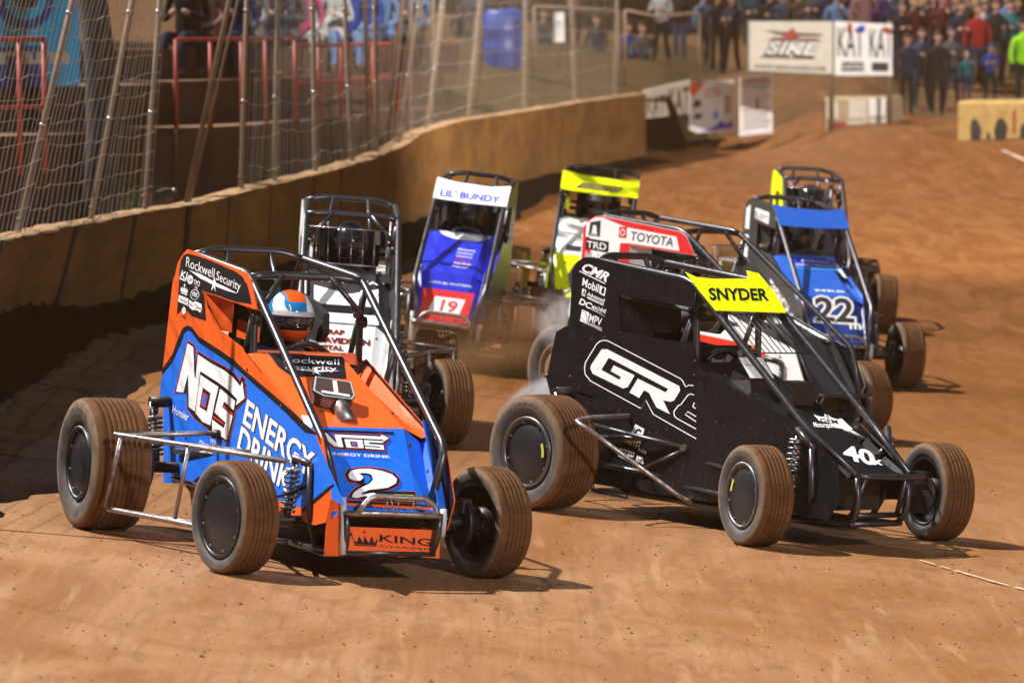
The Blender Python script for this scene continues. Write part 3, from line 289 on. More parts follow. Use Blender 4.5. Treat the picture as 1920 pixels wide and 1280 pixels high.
for j in range(len(ys)-1):
    for i in range(n-1): F.append((j*n+i,j*n+i+1,(j+1)*n+i+1,(j+1)*n+i))
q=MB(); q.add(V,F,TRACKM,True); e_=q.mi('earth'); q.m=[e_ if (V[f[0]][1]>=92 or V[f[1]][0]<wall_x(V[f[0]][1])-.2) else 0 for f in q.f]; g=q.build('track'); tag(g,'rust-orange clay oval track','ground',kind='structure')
# chalk line across the clay, right foreground
q=MB(); mat('chalk',(.7,.62,.55),rough=1,var=.2,dust=.9,dcol=(.5,.3,.18),scale=18,dcut=.5)
def onground(px,py,dz=.004):
    lo,hi=10,150
    for _ in range(50):
        d=(lo+hi)/2; p=at(px,py,d)
        if p.z>gz(p.x,p.y): lo=d
        else: hi=d
    p=at(px,py,lo); return Vector((p.x,p.y,gz(p.x,p.y)+dz))
def strip(P,w,m):
    for a,b in zip(P,P[1:]):
        k=8
        for i in range(k):
            if random.random()<.12: continue
            A=a.lerp(b,i/k); B=a.lerp(b,(i+1)/k); s=(B-A).cross(Vector((0,0,1))).normalized()*w*random.uniform(.5,1.1)
            pts=[A+s,B+s,B-s,A-s]; q.poly([Vector((p.x,p.y,ground_z(p.x,p.y)+.012)) for p in pts],m)
strip([onground(1725,1053),onground(1800,1075),onground(1870,1095),onground(1960,1118)],.012,'chalk')
strip([onground(1880,283),onground(1900,292),onground(1935,308)],.035,'chalk')
tag(q.build('chalk_line'),kind='structure')
# small clods scattered on the clay
q=MB()
for _ in range(1500):
    y=random.uniform(17,38)**1; x=random.uniform(-.11,.11)*y; r=random.uniform(.003,.011)*(1.6 if random.random()<.08 else 1)
    z=gz(x,y)+r*.2; a=random.random()*6; V=[]
    for k in range(5): V.append((x+r*math.cos(a+k*1.256)*random.uniform(.7,1.3),y+r*math.sin(a+k*1.256)*random.uniform(.7,1.3),z-r*.3))
    V.append((x,y,z+r*.7)); q.add(V,[(k,(k+1)%5,5) for k in range(5)],'clod')
tag(q.build('clay_clods'),'loose crumbs of clay scattered over the track','clods',kind='stuff')

# ================================================================ retaining wall beside the track
PXD=([-820,-357,0,360,600,700,800,870,1000,1100,1250,1330],[22.5,27,35,42,48,52.5,57.5,61.5,70,78,86,91])
def dpx(px): return interp(px,*PXD)
WT=([-820,-357,0,55,130,190,300,360,430,480,600,700,760,790,870,1000,1100,1250,1330],[655,552,452,440,425,415,393,385,368,354,326,298,272,250,226,207,190,170,163])
def wtop(px): return at(px,interp(px,*WT),dpx(px))
def lean(px): return interp(px,[0,150,250,360,500,800],[R(17),R(15),R(10.5),R(5),R(2.5),0])
wroot=empty('retaining_wall','long dust-covered board wall along the left edge of the track','wall',wtop(300)-Vector((0,0,1)))
inv=wroot.location.copy()
joints=[-820,-560,-357,-150,2,144,254,355,430,508,590,640,690,735,790,830,870,930,1000,1060,1120,1212]
def wframe(px):
    T=wtop(px); gzv=gz(T.x+.1,T.y)-.12; h=T.z-gzv; l=lean(px); return T,Vector((T.x-h*math.tan(l),T.y,gzv))
for a,b in zip(joints,joints[1:]):
    q=MB(); K=5; rowsT=[];rowsB=[]
    off=random.uniform(-.012,.012)
    for k in range(K+1):
        t=k/K; 
        if k==0: t=.012
        if k==K: t=.988
        px=a+(b-a)*t; T,Bm=wframe(px); o=Vector((off,0,0)); rowsT.append(T+o-inv+Vector((0,0,random.uniform(-.006,.006)))); rowsB.append(Bm+o-inv)
    for k in range(K):
        T0,T1,B0,B1=rowsT[k],rowsT[k+1],rowsB[k],rowsB[k+1]; bk=Vector((-.24,.03,0))
        V=[T0,T1,B1,B0,T0+bk,T1+bk,B1+bk,B0+bk]; q.add(V,[(0,1,2,3),(5,4,7,6),(1,5,6,2),(4,0,3,7)],'wall_boards'); q.add([T0,T1,T1+bk,T0+bk],[(0,3,2,1)],'wall_cap')
    q.build('wall_panel',wroot)
q=MB()  # dark gaps and dirt on the cap
for px in joints[1:-1]:
    T,Bm=wframe(px); T2,B2=wframe(px+1); dv=(T2-T); dv.z=0; dv.normalize(); d=-inv+Vector((.012,-.012,.002)); e=random.uniform(.045,.085) if px<420 else .02 if px<700 else .01; q.poly([T+d-dv*e,T+d+dv*e,Bm+d+dv*e*.5,Bm+d-dv*e*.5],'crack'); q.poly([T+d-dv*e+Vector((0,0,.003)),T+d+dv*e+Vector((0,0,.003)),T+d+dv*e+Vector((-.2,0,.003)),T+d-dv*e+Vector((-.2,0,.003))],'crack')
q.build('joint_gap',wroot)
q=MB()
for i in range(260):
    px=random.uniform(-100,1200); T=wtop(px)-inv; s=random.uniform(.02,.07)*(1.5 if 60<px<140 else 1); x0=T.x-random.uniform(.02,.2)
    q.sphere((x0,T.y+random.uniform(-.1,.1),T.z),(s*1.3,s*random.uniform(2,4),s*random.uniform(.12,.3)),'wall_cap',8,5)
q.build('dirt_on_cap',wroot)
# muddy cushion at wall foot, blackened and widened to paint the wall's shadow
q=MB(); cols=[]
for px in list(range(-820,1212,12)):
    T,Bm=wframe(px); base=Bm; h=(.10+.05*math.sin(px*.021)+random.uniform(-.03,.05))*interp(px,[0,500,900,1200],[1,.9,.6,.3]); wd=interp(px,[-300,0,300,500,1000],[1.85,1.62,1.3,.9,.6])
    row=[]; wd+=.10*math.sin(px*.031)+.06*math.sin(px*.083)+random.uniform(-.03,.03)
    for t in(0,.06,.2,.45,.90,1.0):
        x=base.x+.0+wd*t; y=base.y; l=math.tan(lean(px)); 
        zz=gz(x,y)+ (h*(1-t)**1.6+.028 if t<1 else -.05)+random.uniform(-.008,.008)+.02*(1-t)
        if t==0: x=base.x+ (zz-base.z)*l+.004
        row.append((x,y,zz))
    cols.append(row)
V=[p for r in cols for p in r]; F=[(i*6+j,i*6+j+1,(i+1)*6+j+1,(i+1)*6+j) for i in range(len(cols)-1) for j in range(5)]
q.add(V,F,'mud_and_shade',True); tag(q.build('mud_and_wall_shadow'),kind='structure')

# ================================================================ catch fence
def post_line(p0,p1,extra=.9):  # base px,py ; top px at py=0
    d=dpx(p0[0])-0.0; A=at(p0[0]-0,p0[1]-2,d); B=at(p1[0],p1[1],d); return A+Vector((-.12,.02,-.04)),B+Vector((-.12,.02,0))+(B-A)*extra
def fence(name,label,posts,wires,step,rad,hstep,prad,horiz_only=False,wob=.012):
    pxs=[a[0] for a,b in posts]; L=[post_line(a,b) for a,b in posts]; root=empty(name,label,'fence',L[0][0]); O=L[0][0].copy()
    for (A,B),w_ in zip(L,wires):
        if w_&1:
            q=MB(); q.tube([A-O-Vector((0,0,.3)),A-O,B-O],prad,'post',10); 
            q.tube([A.lerp(B,.04)-O,A.lerp(B,.045)-O],prad*1.5,'post',8)
            for t in(.25,.5,.72): q.tube([A.lerp(B,t)-O,A.lerp(B,t+.006)-O],prad*1.25,STEEL,8)
            q.build('post',root)
    q=MB()
    for i in range(len(L)-1):
        if not wires[i]&2: continue
        (A,B),(A2,B2)=L[i],L[i+1]; ln=(A-A2).length; n=max(2,int((pxs[i+1]-pxs[i])/step)); of=Vector((.05,0,0))
        nh=int((B-A).length/hstep)
        def P(u,v): 
            p=A.lerp(A2,u).lerp(B.lerp(B2,u),v)-O+of; s=math.sin(math.pi*u); return p+Vector((.045*s*math.sin(v*5+i),0,-.02*s))
        for k in range(n+1):
            u=min(1,max(0,(k+random.uniform(-.12,.12))/n)); j=random.uniform(-.3,.3)/n
            q.tube([P(min(1,max(0,u+j*v*random.uniform(.3,1))),v) for v in(.0,.25,.5,.75,1)],rad,'wire',4,cap=False)
        for k in range(1,nh+1):
            v=k/nh-.03; ww=random.uniform(-wob,wob)*.7
            q.tube([P(u,v+ww*math.sin(4*u+k)+wob*random.choice([0,0,0,0,0,.3,-.3])) for u in [t/14 for t in range(15)]],rad*1.25,'wire',4,cap=False)
    q.build('wire_mesh',root); return root
nearposts=[((-560,553),(-420,0)),((-290,505),(-180,0)),((-95,472),(30,0)),((60,439),(165,0)),((196,416),(275,0)),((297,393),(326,0))]
fence('catch_fence','leaning rusty catch fence of tall wire mesh on the nearest part of the wall',nearposts,[3,3,3,3,3,1],9.5,.0027,.165,.024)
farposts=[((476,355),(487,0)),((538,341),(544,0)),((614,322),(608,0)),((681,303),(667,0)),((727,288),(722,0)),((766,268),(806,0)),((817,242),(847,0)),((892,222),(916,0)),((996,207),(1000,0)),((1090,192),(1085,0)),((1165,180),(1170,0))]
fence('catch_fence','dusty catch fence with many bent posts following the far curve of the wall',farposts,[3,3,3,3,3,3,3,3,3,3,1],5,.0030,.30,.026,wob=.02)
q=MB()
for (a,b),(c_,d_) in (((372,384),(455,0)),((379,383),(471,0))):
    A,B=post_line((a,b),(c_,d_)); O=post_line((372,384),(455,0))[0]; q.tube([A-O,B-O],.022 if a==372 else .012,'post',8)
o=q.build('brace_poles'); o.location=O; o.name='brace_pole'; tag(o,'pair of slanting brace poles in the gap between the two catch fences','pole')
# extra posts leaning behind the far fence
for i,((a,b),(c_,d_)) in enumerate([((806,245),(810,0)),((764,268),(794,0)),((845,236),(850,0)),((735,286),(728,0))]):
    A,B=post_line((a,b),(c_,d_)); q=MB(); q.tube([Vector((0,0,-.3)),B-A],.03,'post',8); o=q.build('fence_post'); o.location=A+Vector((-.15,.5,0))
    tag(o,'%s loose post behind the bend of the far catch fence'%('first','second','third','fourth')[[3,1,0,2][i]] if 0 else ['bare vertical','slanting bare','short far','thin near'][i]+' spare post standing behind the bend of the catch fence','post','spare posts behind the fence bend')
# action camera on top of the wall
c0=wtop(332)+Vector((-.1,0,.02)); q=MB()
q.box((0,0,.05),(.15,.12,.05),'rubber'); q.tube([(-.07,0,.03),(-.07,-.05,.10),(.0,-.06,.13),(.08,-.02,.13),(.1,0,.06)],.022,'rubber',8,.02); q.box((.03,.0,.10),(.14,.10,.07),DARK)
o=q.build('wall_camera'); o.location=c0; tag(o,'small black camera strapped on top of the wall at the end of the near fence','camera')
q=MB(); q.tube([(-.06,-.05,.075),(-.06,-.11,.075)],[.04,.046],DARK,20); q.tube([(-.06,-.108,.075),(-.06,-.112,.075)],.034,LENS,20); q.sphere((.08,-.06,.13),(.02,.02,.02),STEEL,10,8); q.build('lens',o)

# ================================================================ terraces, railings and banners behind the wall
q=MB(); 
def terr(name,z,front,depth,zb,m1='terrace_boards',m2='terrace_earth'):
    P=[at(px,600,d) for px,d in front]; q=MB()
    for A,B in zip(P,P[1:]):
        n=max(1,int((B-A).length/2.5))
        for i in range(n):
            a=A.lerp(B,i/n); b=A.lerp(B,(i+1)/n); j=random.uniform(-.03,.03)
            back=Vector((-depth*.55,depth*.83,0))
            V=[(a.x,a.y,zb),(b.x,b.y,zb),(b.x,b.y,z+j),(a.x,a.y,z+j)]; q.add(V,[(0,1,2,3)],m1)
            q.add([(a.x,a.y,z+j-.004),(b.x,b.y,z+j-.004),(b.x+back.x,b.y+back.y,z),(a.x+back.x,a.y+back.y,z)],[(0,1,2,3)],m2)
            q.tube([(a.x,a.y-.02,zb),(a.x,a.y-.02,z+j)],.03,m1,6)
    o=q.build(name); return o
t=terr('terrace',1.72,[(-260,41),(-60,45),(330,48),(480,50),(640,55),(830,63)],3.0,-.2); tag(t,kind='structure')
t=terr('terrace',2.16,[(-260,43.5),(-60,47.5),(330,50.6),(480,52.6),(640,57.5),(830,66)],3.0,1.6); tag(t,kind='structure')
t=terr('terrace',2.52,[(-260,46),(-60,50),(330,53.2),(480,55.2),(640,60),(860,69)],26,2.1,'terrace_boards','mud_and_shade'); tag(t,kind='structure')
def railing(label,pts,z0,z1,d=None,rad=.022,mid=True):
    P=[at(px,600,dd) for px,dd in pts]; O=Vector((P[0].x,P[0].y,z0)); root=empty('railing',label,'railing',O)
    q=MB(); q.tube([Vector((p.x,p.y,z1))-O for p in P],rad,'rust_red',8); 
    if mid: q.tube([Vector((p.x,p.y,(z0+z1)/2))-O for p in P],rad*.8,'rust_red',8)
    q.build('top_rail',root)
    for p in P: q=MB(); q.tube([Vector((p.x,p.y,z0))-O,Vector((p.x,p.y,z1))-O],rad*1.05,'rust_red',8); q.build('railing_post',root)
railing('dark red pipe railing on the terrace seen through the gap of the fence',[(332,48.3),(397,49),(455,49.8),(500,51),(555,52.4)],1.72,2.63,mid=False)
railing('bright red railing posts on the terrace behind the middle of the far fence',[(556,53.0),(600,54),(641,55.2),(700,57.5),(745,59)],1.72,2.55)
railing('red pipe railing at the far left in front of the cyan banner',[(-120,38),(-40,38.8),(40,39.4),(86,39.8)],1.55,2.66)
# big cyan banner, far left
B0=at(-160,168,47.3); B1=at(150,150,49.3); H=2.2; q=MB(); ex=(B1-B0); ex.z=0; O=B0.copy(); up=Vector((0,0,H)); wv=Vector(ex); nrm=wv.cross(up).normalized()
def bm(u,v,l=0): return wv*u+up*v-nrm*-.004*l
q.prism([bm(0,0),bm(1,0),bm(1,1),bm(0,1)],[bm(0,0,-6),bm(1,0,-6),bm(1,1,-6),bm(0,1,-6)],'vinyl_cyan')
def bpx(px,py): # banner pixel to u,v
    lo=at(px,py,48); u=(px+160)/310; z=at(px,py,47.3+2*u).z; return u,(z-O.z)/H
def bp(pts,m,l): q.poly([bm(*bpx(*p),l) for p in pts],m)
bp([(-120,95),(85,85),(88,165),(-118,172)],'navy',1)
ring=lambda cx,cy,r,n=26:[(cx+r*math.cos(i*2*math.pi/n),cy-r*math.sin(i*2*math.pi/n)) for i in range(n)]
bp(ring(45,0,56),'navy',1); bp(ring(45,-2,40),'vinyl_cyan',2); bp(ring(47,-2,22),'charcoal',3)
a_=bpx(-60,120);b_=bpx(128,118);c_=bpx(-60,90); vs,fs=text_norm('oram',.08,.08); q.add([bm(a_[0]+(b_[0]-a_[0])*X+(c_[0]-a_[0])*Y,a_[1]+(b_[1]-a_[1])*X+(c_[1]-a_[1])*Y,3) for X,Y in vs],fs,'vinyl_cream')
o=q.build('banner'); o.location=O; tag(o,'large cyan and navy advertising banner at the top left behind the fence','banner')
# tree trunk beside the banner
root=empty('tree','thick leaning tree trunk between the cyan banner and the fence end','tree',at(188,250,46)); q=MB()
q.tube([(0,0,-1.6),(.02,0,0),(.0,0,.7),(-.10,0,1.5),(-.02,.1,2.8),(.15,.2,4.6)],[.22,.16,.15,.15,.14,.12],'bark',14); q.build('trunk',root)
q=MB()
for i in range(900):
    th=random.random()*6.28; ph=math.acos(random.uniform(-1,1)); r=1.5*random.random()**.4; c=Vector((.15+r*math.sin(ph)*math.cos(th)*1.2,.2+r*math.sin(ph)*math.sin(th)*1.2,5.6+r*math.cos(ph)*.8)); s=random.uniform(.06,.13); d1=Vector([random.uniform(-1,1) for _ in range(3)]).normalized(); d2=d1.orthogonal().normalized()
    q.add([c-d1*s,c+d2*s*.6,c+d1*s,c-d2*s*.6],[(0,1,2,3)],'leaf')
q.build('crown',root)
q=MB()   # dry weeds between fence and terrace
for i in range(2600):
    px=random.choice([random.gauss(265,26),random.gauss(700,45),random.uniform(300,800)]); d=dpx(max(0,px))+random.uniform(.7,4.5); p=at(px,400,d); z=ground_z(p.x,p.y)+(.1 if px>300 else 0); h=random.uniform(.1,.55)*(2.1 if px<310 else .8)
    dx=random.uniform(-.12,.12); q.add([(p.x-.008,p.y,z),(p.x+.008,p.y,z),(p.x+dx,p.y+random.uniform(-.1,.1),z+h)],[(0,1,2)],'straw' if random.random()<.6 else 'leaf')
    if random.random()<.5: s=.03; c=Vector((p.x+dx*.8,p.y,z+h*random.uniform(.4,1))); q.add([c+Vector((-s,0,0)),c+Vector((0,0,s*.6)),c+Vector((s,0,0)),c+Vector((0,.01,-s*.6))],[(0,1,2,3)],'leaf')
tag(q.build('weeds'),'dry weeds growing between the wall and the terraces','weeds',kind='stuff')
# grassy embankment beyond the far wall
q=MB(); V=[];NX=26
for i in range(NX+1):
    px=720+(1540-720)*i/NX; d0=dpx(min(px,1330))+.6+max(0,px-1330)*.02; A=at(px,interp(px,*WT),d0); zt=A.z-.12 if px<1260 else gz(A.x,A.y)+.2
    for k,t in enumerate((0,.25,.5,.75,1.0,1.6)):
        y=A.y+t*20; x=A.x*(y/A.y); fl=1-sstep(1390,1540,px); V.append((x,y,(zt+(2.15-zt)*min(1,t)**.8)*fl+(1-fl)*(ground_z(x,y)-.1)+random.uniform(-.05,.05)+(.25 if t>1 else 0)))
q.add(V,[(i*6+j,i*6+j+1,(i+1)*6+j+1,(i+1)*6+j) for i in range(NX) for j in range(5)],'grass_earth',True); EMB=q.build('embankment'); tag(EMB,kind='structure')
# dark wooded hillside closing the view
q=MB(); V=[]
for i in range(61):
    x=-60+130*i/60
    for t in range(6): V.append((x,118+6*t+random.uniform(-1,1),2.2+3.2*t+random.uniform(-.5,.5)))
q.add(V,[(i*6+j,i*6+j+1,(i+1)*6+j+1,(i+1)*6+j) for i in range(60) for j in range(5)],'mud_and_shade',True); tag(q.build('hillside'),kind='structure')

# ---- boards, signs and blocks at the far end
def board(name,label,cat,px0,px1,py0,py1,d0,d1,m,deco=None,legs=None,th=.03,curl=0,py0b=None,py1b=None):
    """front face between pixel columns px0..px1 at distance d0..d1"""
    py0b=py0 if py0b is None else py0b; py1b=py1 if py1b is None else py1b
    TL,TR,BL,BR=at(px0,py0,d0),at(px1,py0b,d1),at(px0,py1,d0),at(px1,py1b,d1); O=BL.copy(); q=MB()
    nn=(TR-TL).cross(BL-TL).normalized(); nn=nn if nn.y<0 else -nn
    def mp(u,v,l=0): return BL.lerp(BR,u).lerp(TL.lerp(TR,u),v)-O+nn*(.006*l+curl*math.sin(u*9)*.02)
    A=[mp(0,0),mp(1,0),mp(1,1),mp(0,1)]; q.prism(A,[a-nn*th for a in A],m)
    for e in (deco or []):
        if e[0]=='p': q.poly([mp(a,b,e[2]) for a,b in e[3]],e[1])
        else:
            vs,fs=text_norm(e[3],e[7],e[7]); bl,br,tl=e[4:7]; q.add([mp(bl[0]+(br[0]-bl[0])*X+(tl[0]-bl[0])*Y,bl[1]+(br[1]-bl[1])*X+(tl[1]-bl[1])*Y,e[2]) for X,Y in vs],fs,e[1])
    if legs:
        root=empty(name,label,cat,O); q.build('panel',root)
        for u,z in legs:
            q=MB(); p=mp(u,0)-nn*(th+.03); q.tube([p+Vector((0,0,1.0)),Vector((p.x,p.y,ground_z(p.x+O.x,p.y+O.y)-O.z-.1))],.05,'post',8); q.build('post',root)
        return root
    o=q.build(name); o.location=O; return tag(o,label,cat)
tx=lambda m,l,t,bl,br,tl,b=.03:('t',m,l,t,bl,br,tl,b)
frame=[('p','charcoal',1,[(0,0),(1,0),(1,.025),(0,.025)]),('p','charcoal',1,[(0,.975),(1,.975),(1,1),(0,1)]),('p','charcoal',1,[(0,0),(.012,0),(.012,1),(0,1)]),('p','charcoal',1,[(.988,0),(1,0),(1,1),(.988,1)])]
board('sponsor_sign','cream sign with grey slanted lettering and a red triangle, left of the white banner','sign',1403,1563,38,135,88,88.5,'vinyl_cream',frame+[('p','charcoal',1,[(.17,.80),(.88,.74),(.84,.70),(.6,.70),(.35,.72)]),('p','rust_red',2,[(.38,.68),(.52,.86),(.60,.66)]),('p','rust_red',2,[(.2,.62),(.85,.62),(.8,.66),(.3,.67)]),
    tx('charcoal',3,'SIKE',(.17,.33),(.76,.33),(.26,.62),.12),tx('vinyl_white',4,'SIKE',(.19,.36),(.76,.36),(.27,.60),.03),('p','charcoal',1,[(.15,.31),(.8,.31),(.76,.28),(.12,.28)]),tx('charcoal',1,'WWW.SIKECHASSIS.COM',(.06,.07),(.90,.07),(.06,.15),.05)],legs=[(.99,0)],py1b=142)
board('sponsor_banner','white banner with tall dark KAT lettering printed twice','banner',1565,1673,40,142,88.5,89,'vinyl_white',[tx('charcoal',1,'KAT',(.05,.36),(.50,.36),(.05,.90),.02),tx('charcoal',1,'KAT',(.60,.36),(1.0,.36),(.60,.90),.02),('p','charcoal',1,[(.12,.08),(.50,.08),(.50,.25),(.12,.25)]),('p','charcoal',1,[(.64,.08),(.93,.08),(.93,.25),(.64,.25)]),tx('vinyl_white',2,'KARTING',(.14,.12),(.48,.12),(.14,.21),.03),('p','rust_red',2,[(.2,.8),(.3,.8),(.3,.97),(.22,.97)]),('p','deepblue',2,[(.42,.84),(.52,.84),(.52,.94),(.42,.94)]),('p','rust_red',2,[(.8,.85),(.97,.8),(.97,.92),(.85,.95)])],legs=[(.98,0)],py0b=46)
board('sponsor_banner','faded banner low on the far wall with large dark letters','banner',1209,1294,170,223,84.6,90.5,'vinyl_cream',[tx('charcoal',1,'KAT',(.04,.12),(.42,.08),(.04,.78),.0),tx('charcoal',1,'KAT',(.50,.06),(.98,.02),(.50,.86),.04)],py0b=150,py1b=213)
board('sponsor_banner','white banner with orange corner and violet patches leaning on the far wall','banner',1294,1376,155,251,91,92,'vinyl_white',[('p','orange',1,[(0,1),(.38,1),(.18,.82),(.08,.72),(0,.78)]),('p','deepblue',1,[(.25,.02),(.97,.05),(.97,.2),(.80,.12),(.70,.22),(.55,.1)]),('p','sky',1,[(.53,.25),(.64,.25),(.64,.4),(.53,.4)]),('p','charcoal',1,[(.06,.50),(.24,.52),(.26,.62),(.1,.66)]),('p','charcoal',1,[(.06,.28),(.24,.28),(.26,.38),(.1,.38)]),tx('orange',1,'OPEN',(.32,.78),(.66,.78),(.32,.86),.02),tx('rust_red',1,'RACE',(.34,.7),(.66,.7),(.34,.74),.02),tx('rust_red',1,'SHOP',(.92,.35),(.92,.7),(.78,.35),.04)],py0b=150,py1b=244)
lines=[('p','charcoal' if i in(1,) else 'rust_red' if i%3==0 else 'grey',1,[(.08+.02*(i%2),.90-.075*i),(.92-.06*(i%3),.90-.075*i),(.92-.06*(i%3),.873-.075*i),(.08+.02*(i%2),.873-.075*i)]) for i in range(11)]
board('notice_board','white board filled with small printed rows standing right of the violet banner','sign',1388,1449,145,256,90,90.5,'vinyl_white',lines+[tx('charcoal',2,'SCHEDULE',(.15,.92),(.85,.92),(.15,.97),.02),tx('charcoal',2,'X',(.42,.42),(.60,.42),(.42,.62),.05)],py0b=141,py1b=249)
def block(name,label,cat,px0,px1,py0,py1,d,dep,m,parts):
    A,B=at(px0,py1,d),at(px1,py1-2,d+.8); zt=at(px0,py0,d).z; O=Vector((A.x,A.y,A.z-.15)); root=empty(name,label,cat,O); q=MB(); dv=Vector((dep*.25,dep,0)); B=B-O; B.z=.15; top=zt-O.z
    a=Vector((0,0,0)); b=Vector((B.x,B.y,0)); t=Vector((0,0,top)); c=.05
    q.prism([a,b,b+t-Vector((0,0,c)),b+t+dv*.05,a+t+dv*.05,a+t-Vector((0,0,c))],[a+dv,b+dv,b+dv+t,b+dv+t,a+dv+t,a+dv+t],m); q.build('block',root)
    for (u0,u1,v0,v1,mm) in parts:
        q=MB(); f=lambda u,v:a.lerp(b,u)+t*v+Vector((0,-.02,0)); P=[f(u0,v0),f(u1,v0),f(u1,v1),f(u0,v1)] if mm!='bark' else [f((u0+u1)/2+(u1-u0)*.5*math.cos(k*.52)*random.uniform(.7,1.15),(v0+v1)/2+(v1-v0)*.5*math.sin(k*.52)*random.uniform(.7,1.1)) for k in range(12)]; q.prism(P,[p+Vector((0,.03,0)) for p in P],mm); q.build('painted_panel',root)
    return root
block('concrete_barrier','low concrete barrier with pale panels under the banners','barrier',1545,1672,183,240,89,1.2,'concrete',[(.03,.2,.45,.9,'vinyl_cream'),(.36,.62,.45,.92,'vinyl_cream'),(.66,.90,.5,.95,'vinyl_white'),(.06,.32,.0,.36,'rust_red'),(.36,.62,.02,.38,'vinyl_cream'),(.66,.92,.05,.42,'vinyl_cream')])
bb=block('concrete_barrier','yellow lit concrete barrier at the right edge with dark blotches on its face','barrier',1796,2000,190,262,84,1.5,'concrete_yellow',[(.10,.22,.05,.62,'bark'),(.26,.30,.0,.35,'bark'),(.33,.46,.02,.66,'bark'),(.50,.53,.3,.8,'rust_red'),(.56,.68,.0,.58,'bark'),(.72,.90,.05,.55,'bark')])  # bark entries are irregular dark blotches on the front face
for i,px in enumerate(()):
    for k in range(1):
        p=at(px,242,83.4); q=MB(); q.lathe([(.13,-.09),(.24,-.1),(.30,-.06),(.31,0),(.30,.06),(.24,.1),(.13,.09),(.15,0)],(0,0,0),(.2,-1,.1),'rubber',20,closed=True); o=q.build('old_tyre'); o.location=p
        tag(o,'dark old tyre leaning on the yellow barrier, %s from the left'%('first','second','third','fourth')[i],'tyre','old tyres against the yellow barrier')
# marker tyres / cones at the far turn
q=MB(); p=onground(1075,258); q.prism([Vector((-.35,0,0)),Vector((.35,0,0)),Vector((.3,0,.28)),Vector((-.3,0,.28))],[Vector((-.3,.5,0)),Vector((.3,.5,0)),Vector((.28,.45,.25)),Vector((-.28,.45,.25))],'orange'); q.box((0,-.02,.15),(.3,.02,.12),'concrete_yellow'); o=q.build('track_marker'); o.location=p; tag(o,'dull orange marker block on the far turn below the wall','marker')
# blue barrel tank and white notice behind the fence
p=at(945,128,83); q=MB(); q.lathe([(0,0),(.36,0),(.37,.04),(.36,.3),(.375,.33),(.36,.36),(.36,.62),(.375,.65),(.36,.68),(.36,.95),(.3,1.0),(0,1.02)],(0,0,0),(0,0,1),'plastic_blue',28); q.tube([(.15,0,1.0),(.15,0,1.05)],.05,'plastic_blue',10); o=q.build('barrel'); o.location=p; tag(o,'big blue plastic barrel on the embankment behind the fence','barrel')
p=at(1048,118,84); root=empty('notice_sign','small white upright notice on a stake beyond the fence','sign',p); q=MB(); q.box((0,0,.62),(.19,.02,.52),'vinyl_white'); q.box((0,-.012,.70),(.12,.004,.03),'grey'); q.box((0,-.012,.62),(.12,.004,.02),'grey'); q.build('panel',root); q=MB(); q.tube([(0,.02,-.1),(0,.02,.85)],.02,'post',6); q.build('stake',root)
q=MB(); P=[at(1002,13,80),at(1088,17,80),at(1165,21,80)]; O=P[0].copy()
def rail2(label,pts,dn):
    P=[at(*p) for p in pts]; O=P[0].copy(); root=empty('pipe_rail',label,'railing',O); q=MB(); q.tube([p-O for p in P],.03,'post',8); q.build('top_rail',root)
    for p in (P[0],P[-1]): q=MB(); q.tube([p-O,p-O-Vector((0,0,dn))],.03,'post',8); q.build('post',root)
rail2('long pipe rail on the embankment behind the far fence',[(1002,13,82),(1088,17,82),(1160,20,82)],1.3)
rail2('sagging pipe rail before the dark group of spectators',[(1172,20,84),(1230,32,84),(1311,24,84)],1.3)
q=MB(); root=None
# long bench/pipe at left upper terrace
# ================================================================ race cars
def pose_matrix(x,y,a,b=None):
    b=(bz(y) if x<1.5 else .065) if b is None else b
    a=R(a); n=Vector((b,0,1)).normalized(); h=Vector((math.sin(a),-math.cos(a),0)); h-=n*h.dot(n); h.normalize(); l=n.cross(h)
    z=gz(x,y)
    return Matrix(((h.x,l.x,n.x,x),(h.y,l.y,n.y,y),(h.z,l.z,n.z,z),(0,0,0,1)))
def tyre_profile(D,W,rr):
    Rd=D/2; s=Rd-rr; P=[(rr,W*.37),(rr+.12*s,W*.43),(rr+.35*s,W*.485),(rr+.6*s,W*.5),(rr+.8*s,W*.485),(Rd*.962,W*.45),(Rd*.985,W*.405)]
    ms=[WALL_D]*3+[WALL_R]*2+[TREAD]
    def crown(h): return Rd*(1-.012*(abs(h)/(W*.4))**2)
    ng=6 if W<.25 else 8; g=W*.72/ng; gw=.0013
    pts=[]
    for i in range(ng+1):
        h=W*.36-g*i
        if i in(0,ng): pts.append((h,0,TREAD))
        else: pts+= [(h+gw,0,GROOVE),(h+gw*.9,1,GROOVE),(h-gw*.9,1,GROOVE),(h-gw,0,TREAD)]
    ms.append(TREAD)
    for h,dp,m in pts: P.append((crown(h)-dp*.006,h)); ms.append(m)
    P+=[(r,-h) for r,h in P[:7][::-1]]; ms+= [TREAD]+[WALL_R]*2+[WALL_D]*4
    return P,ms
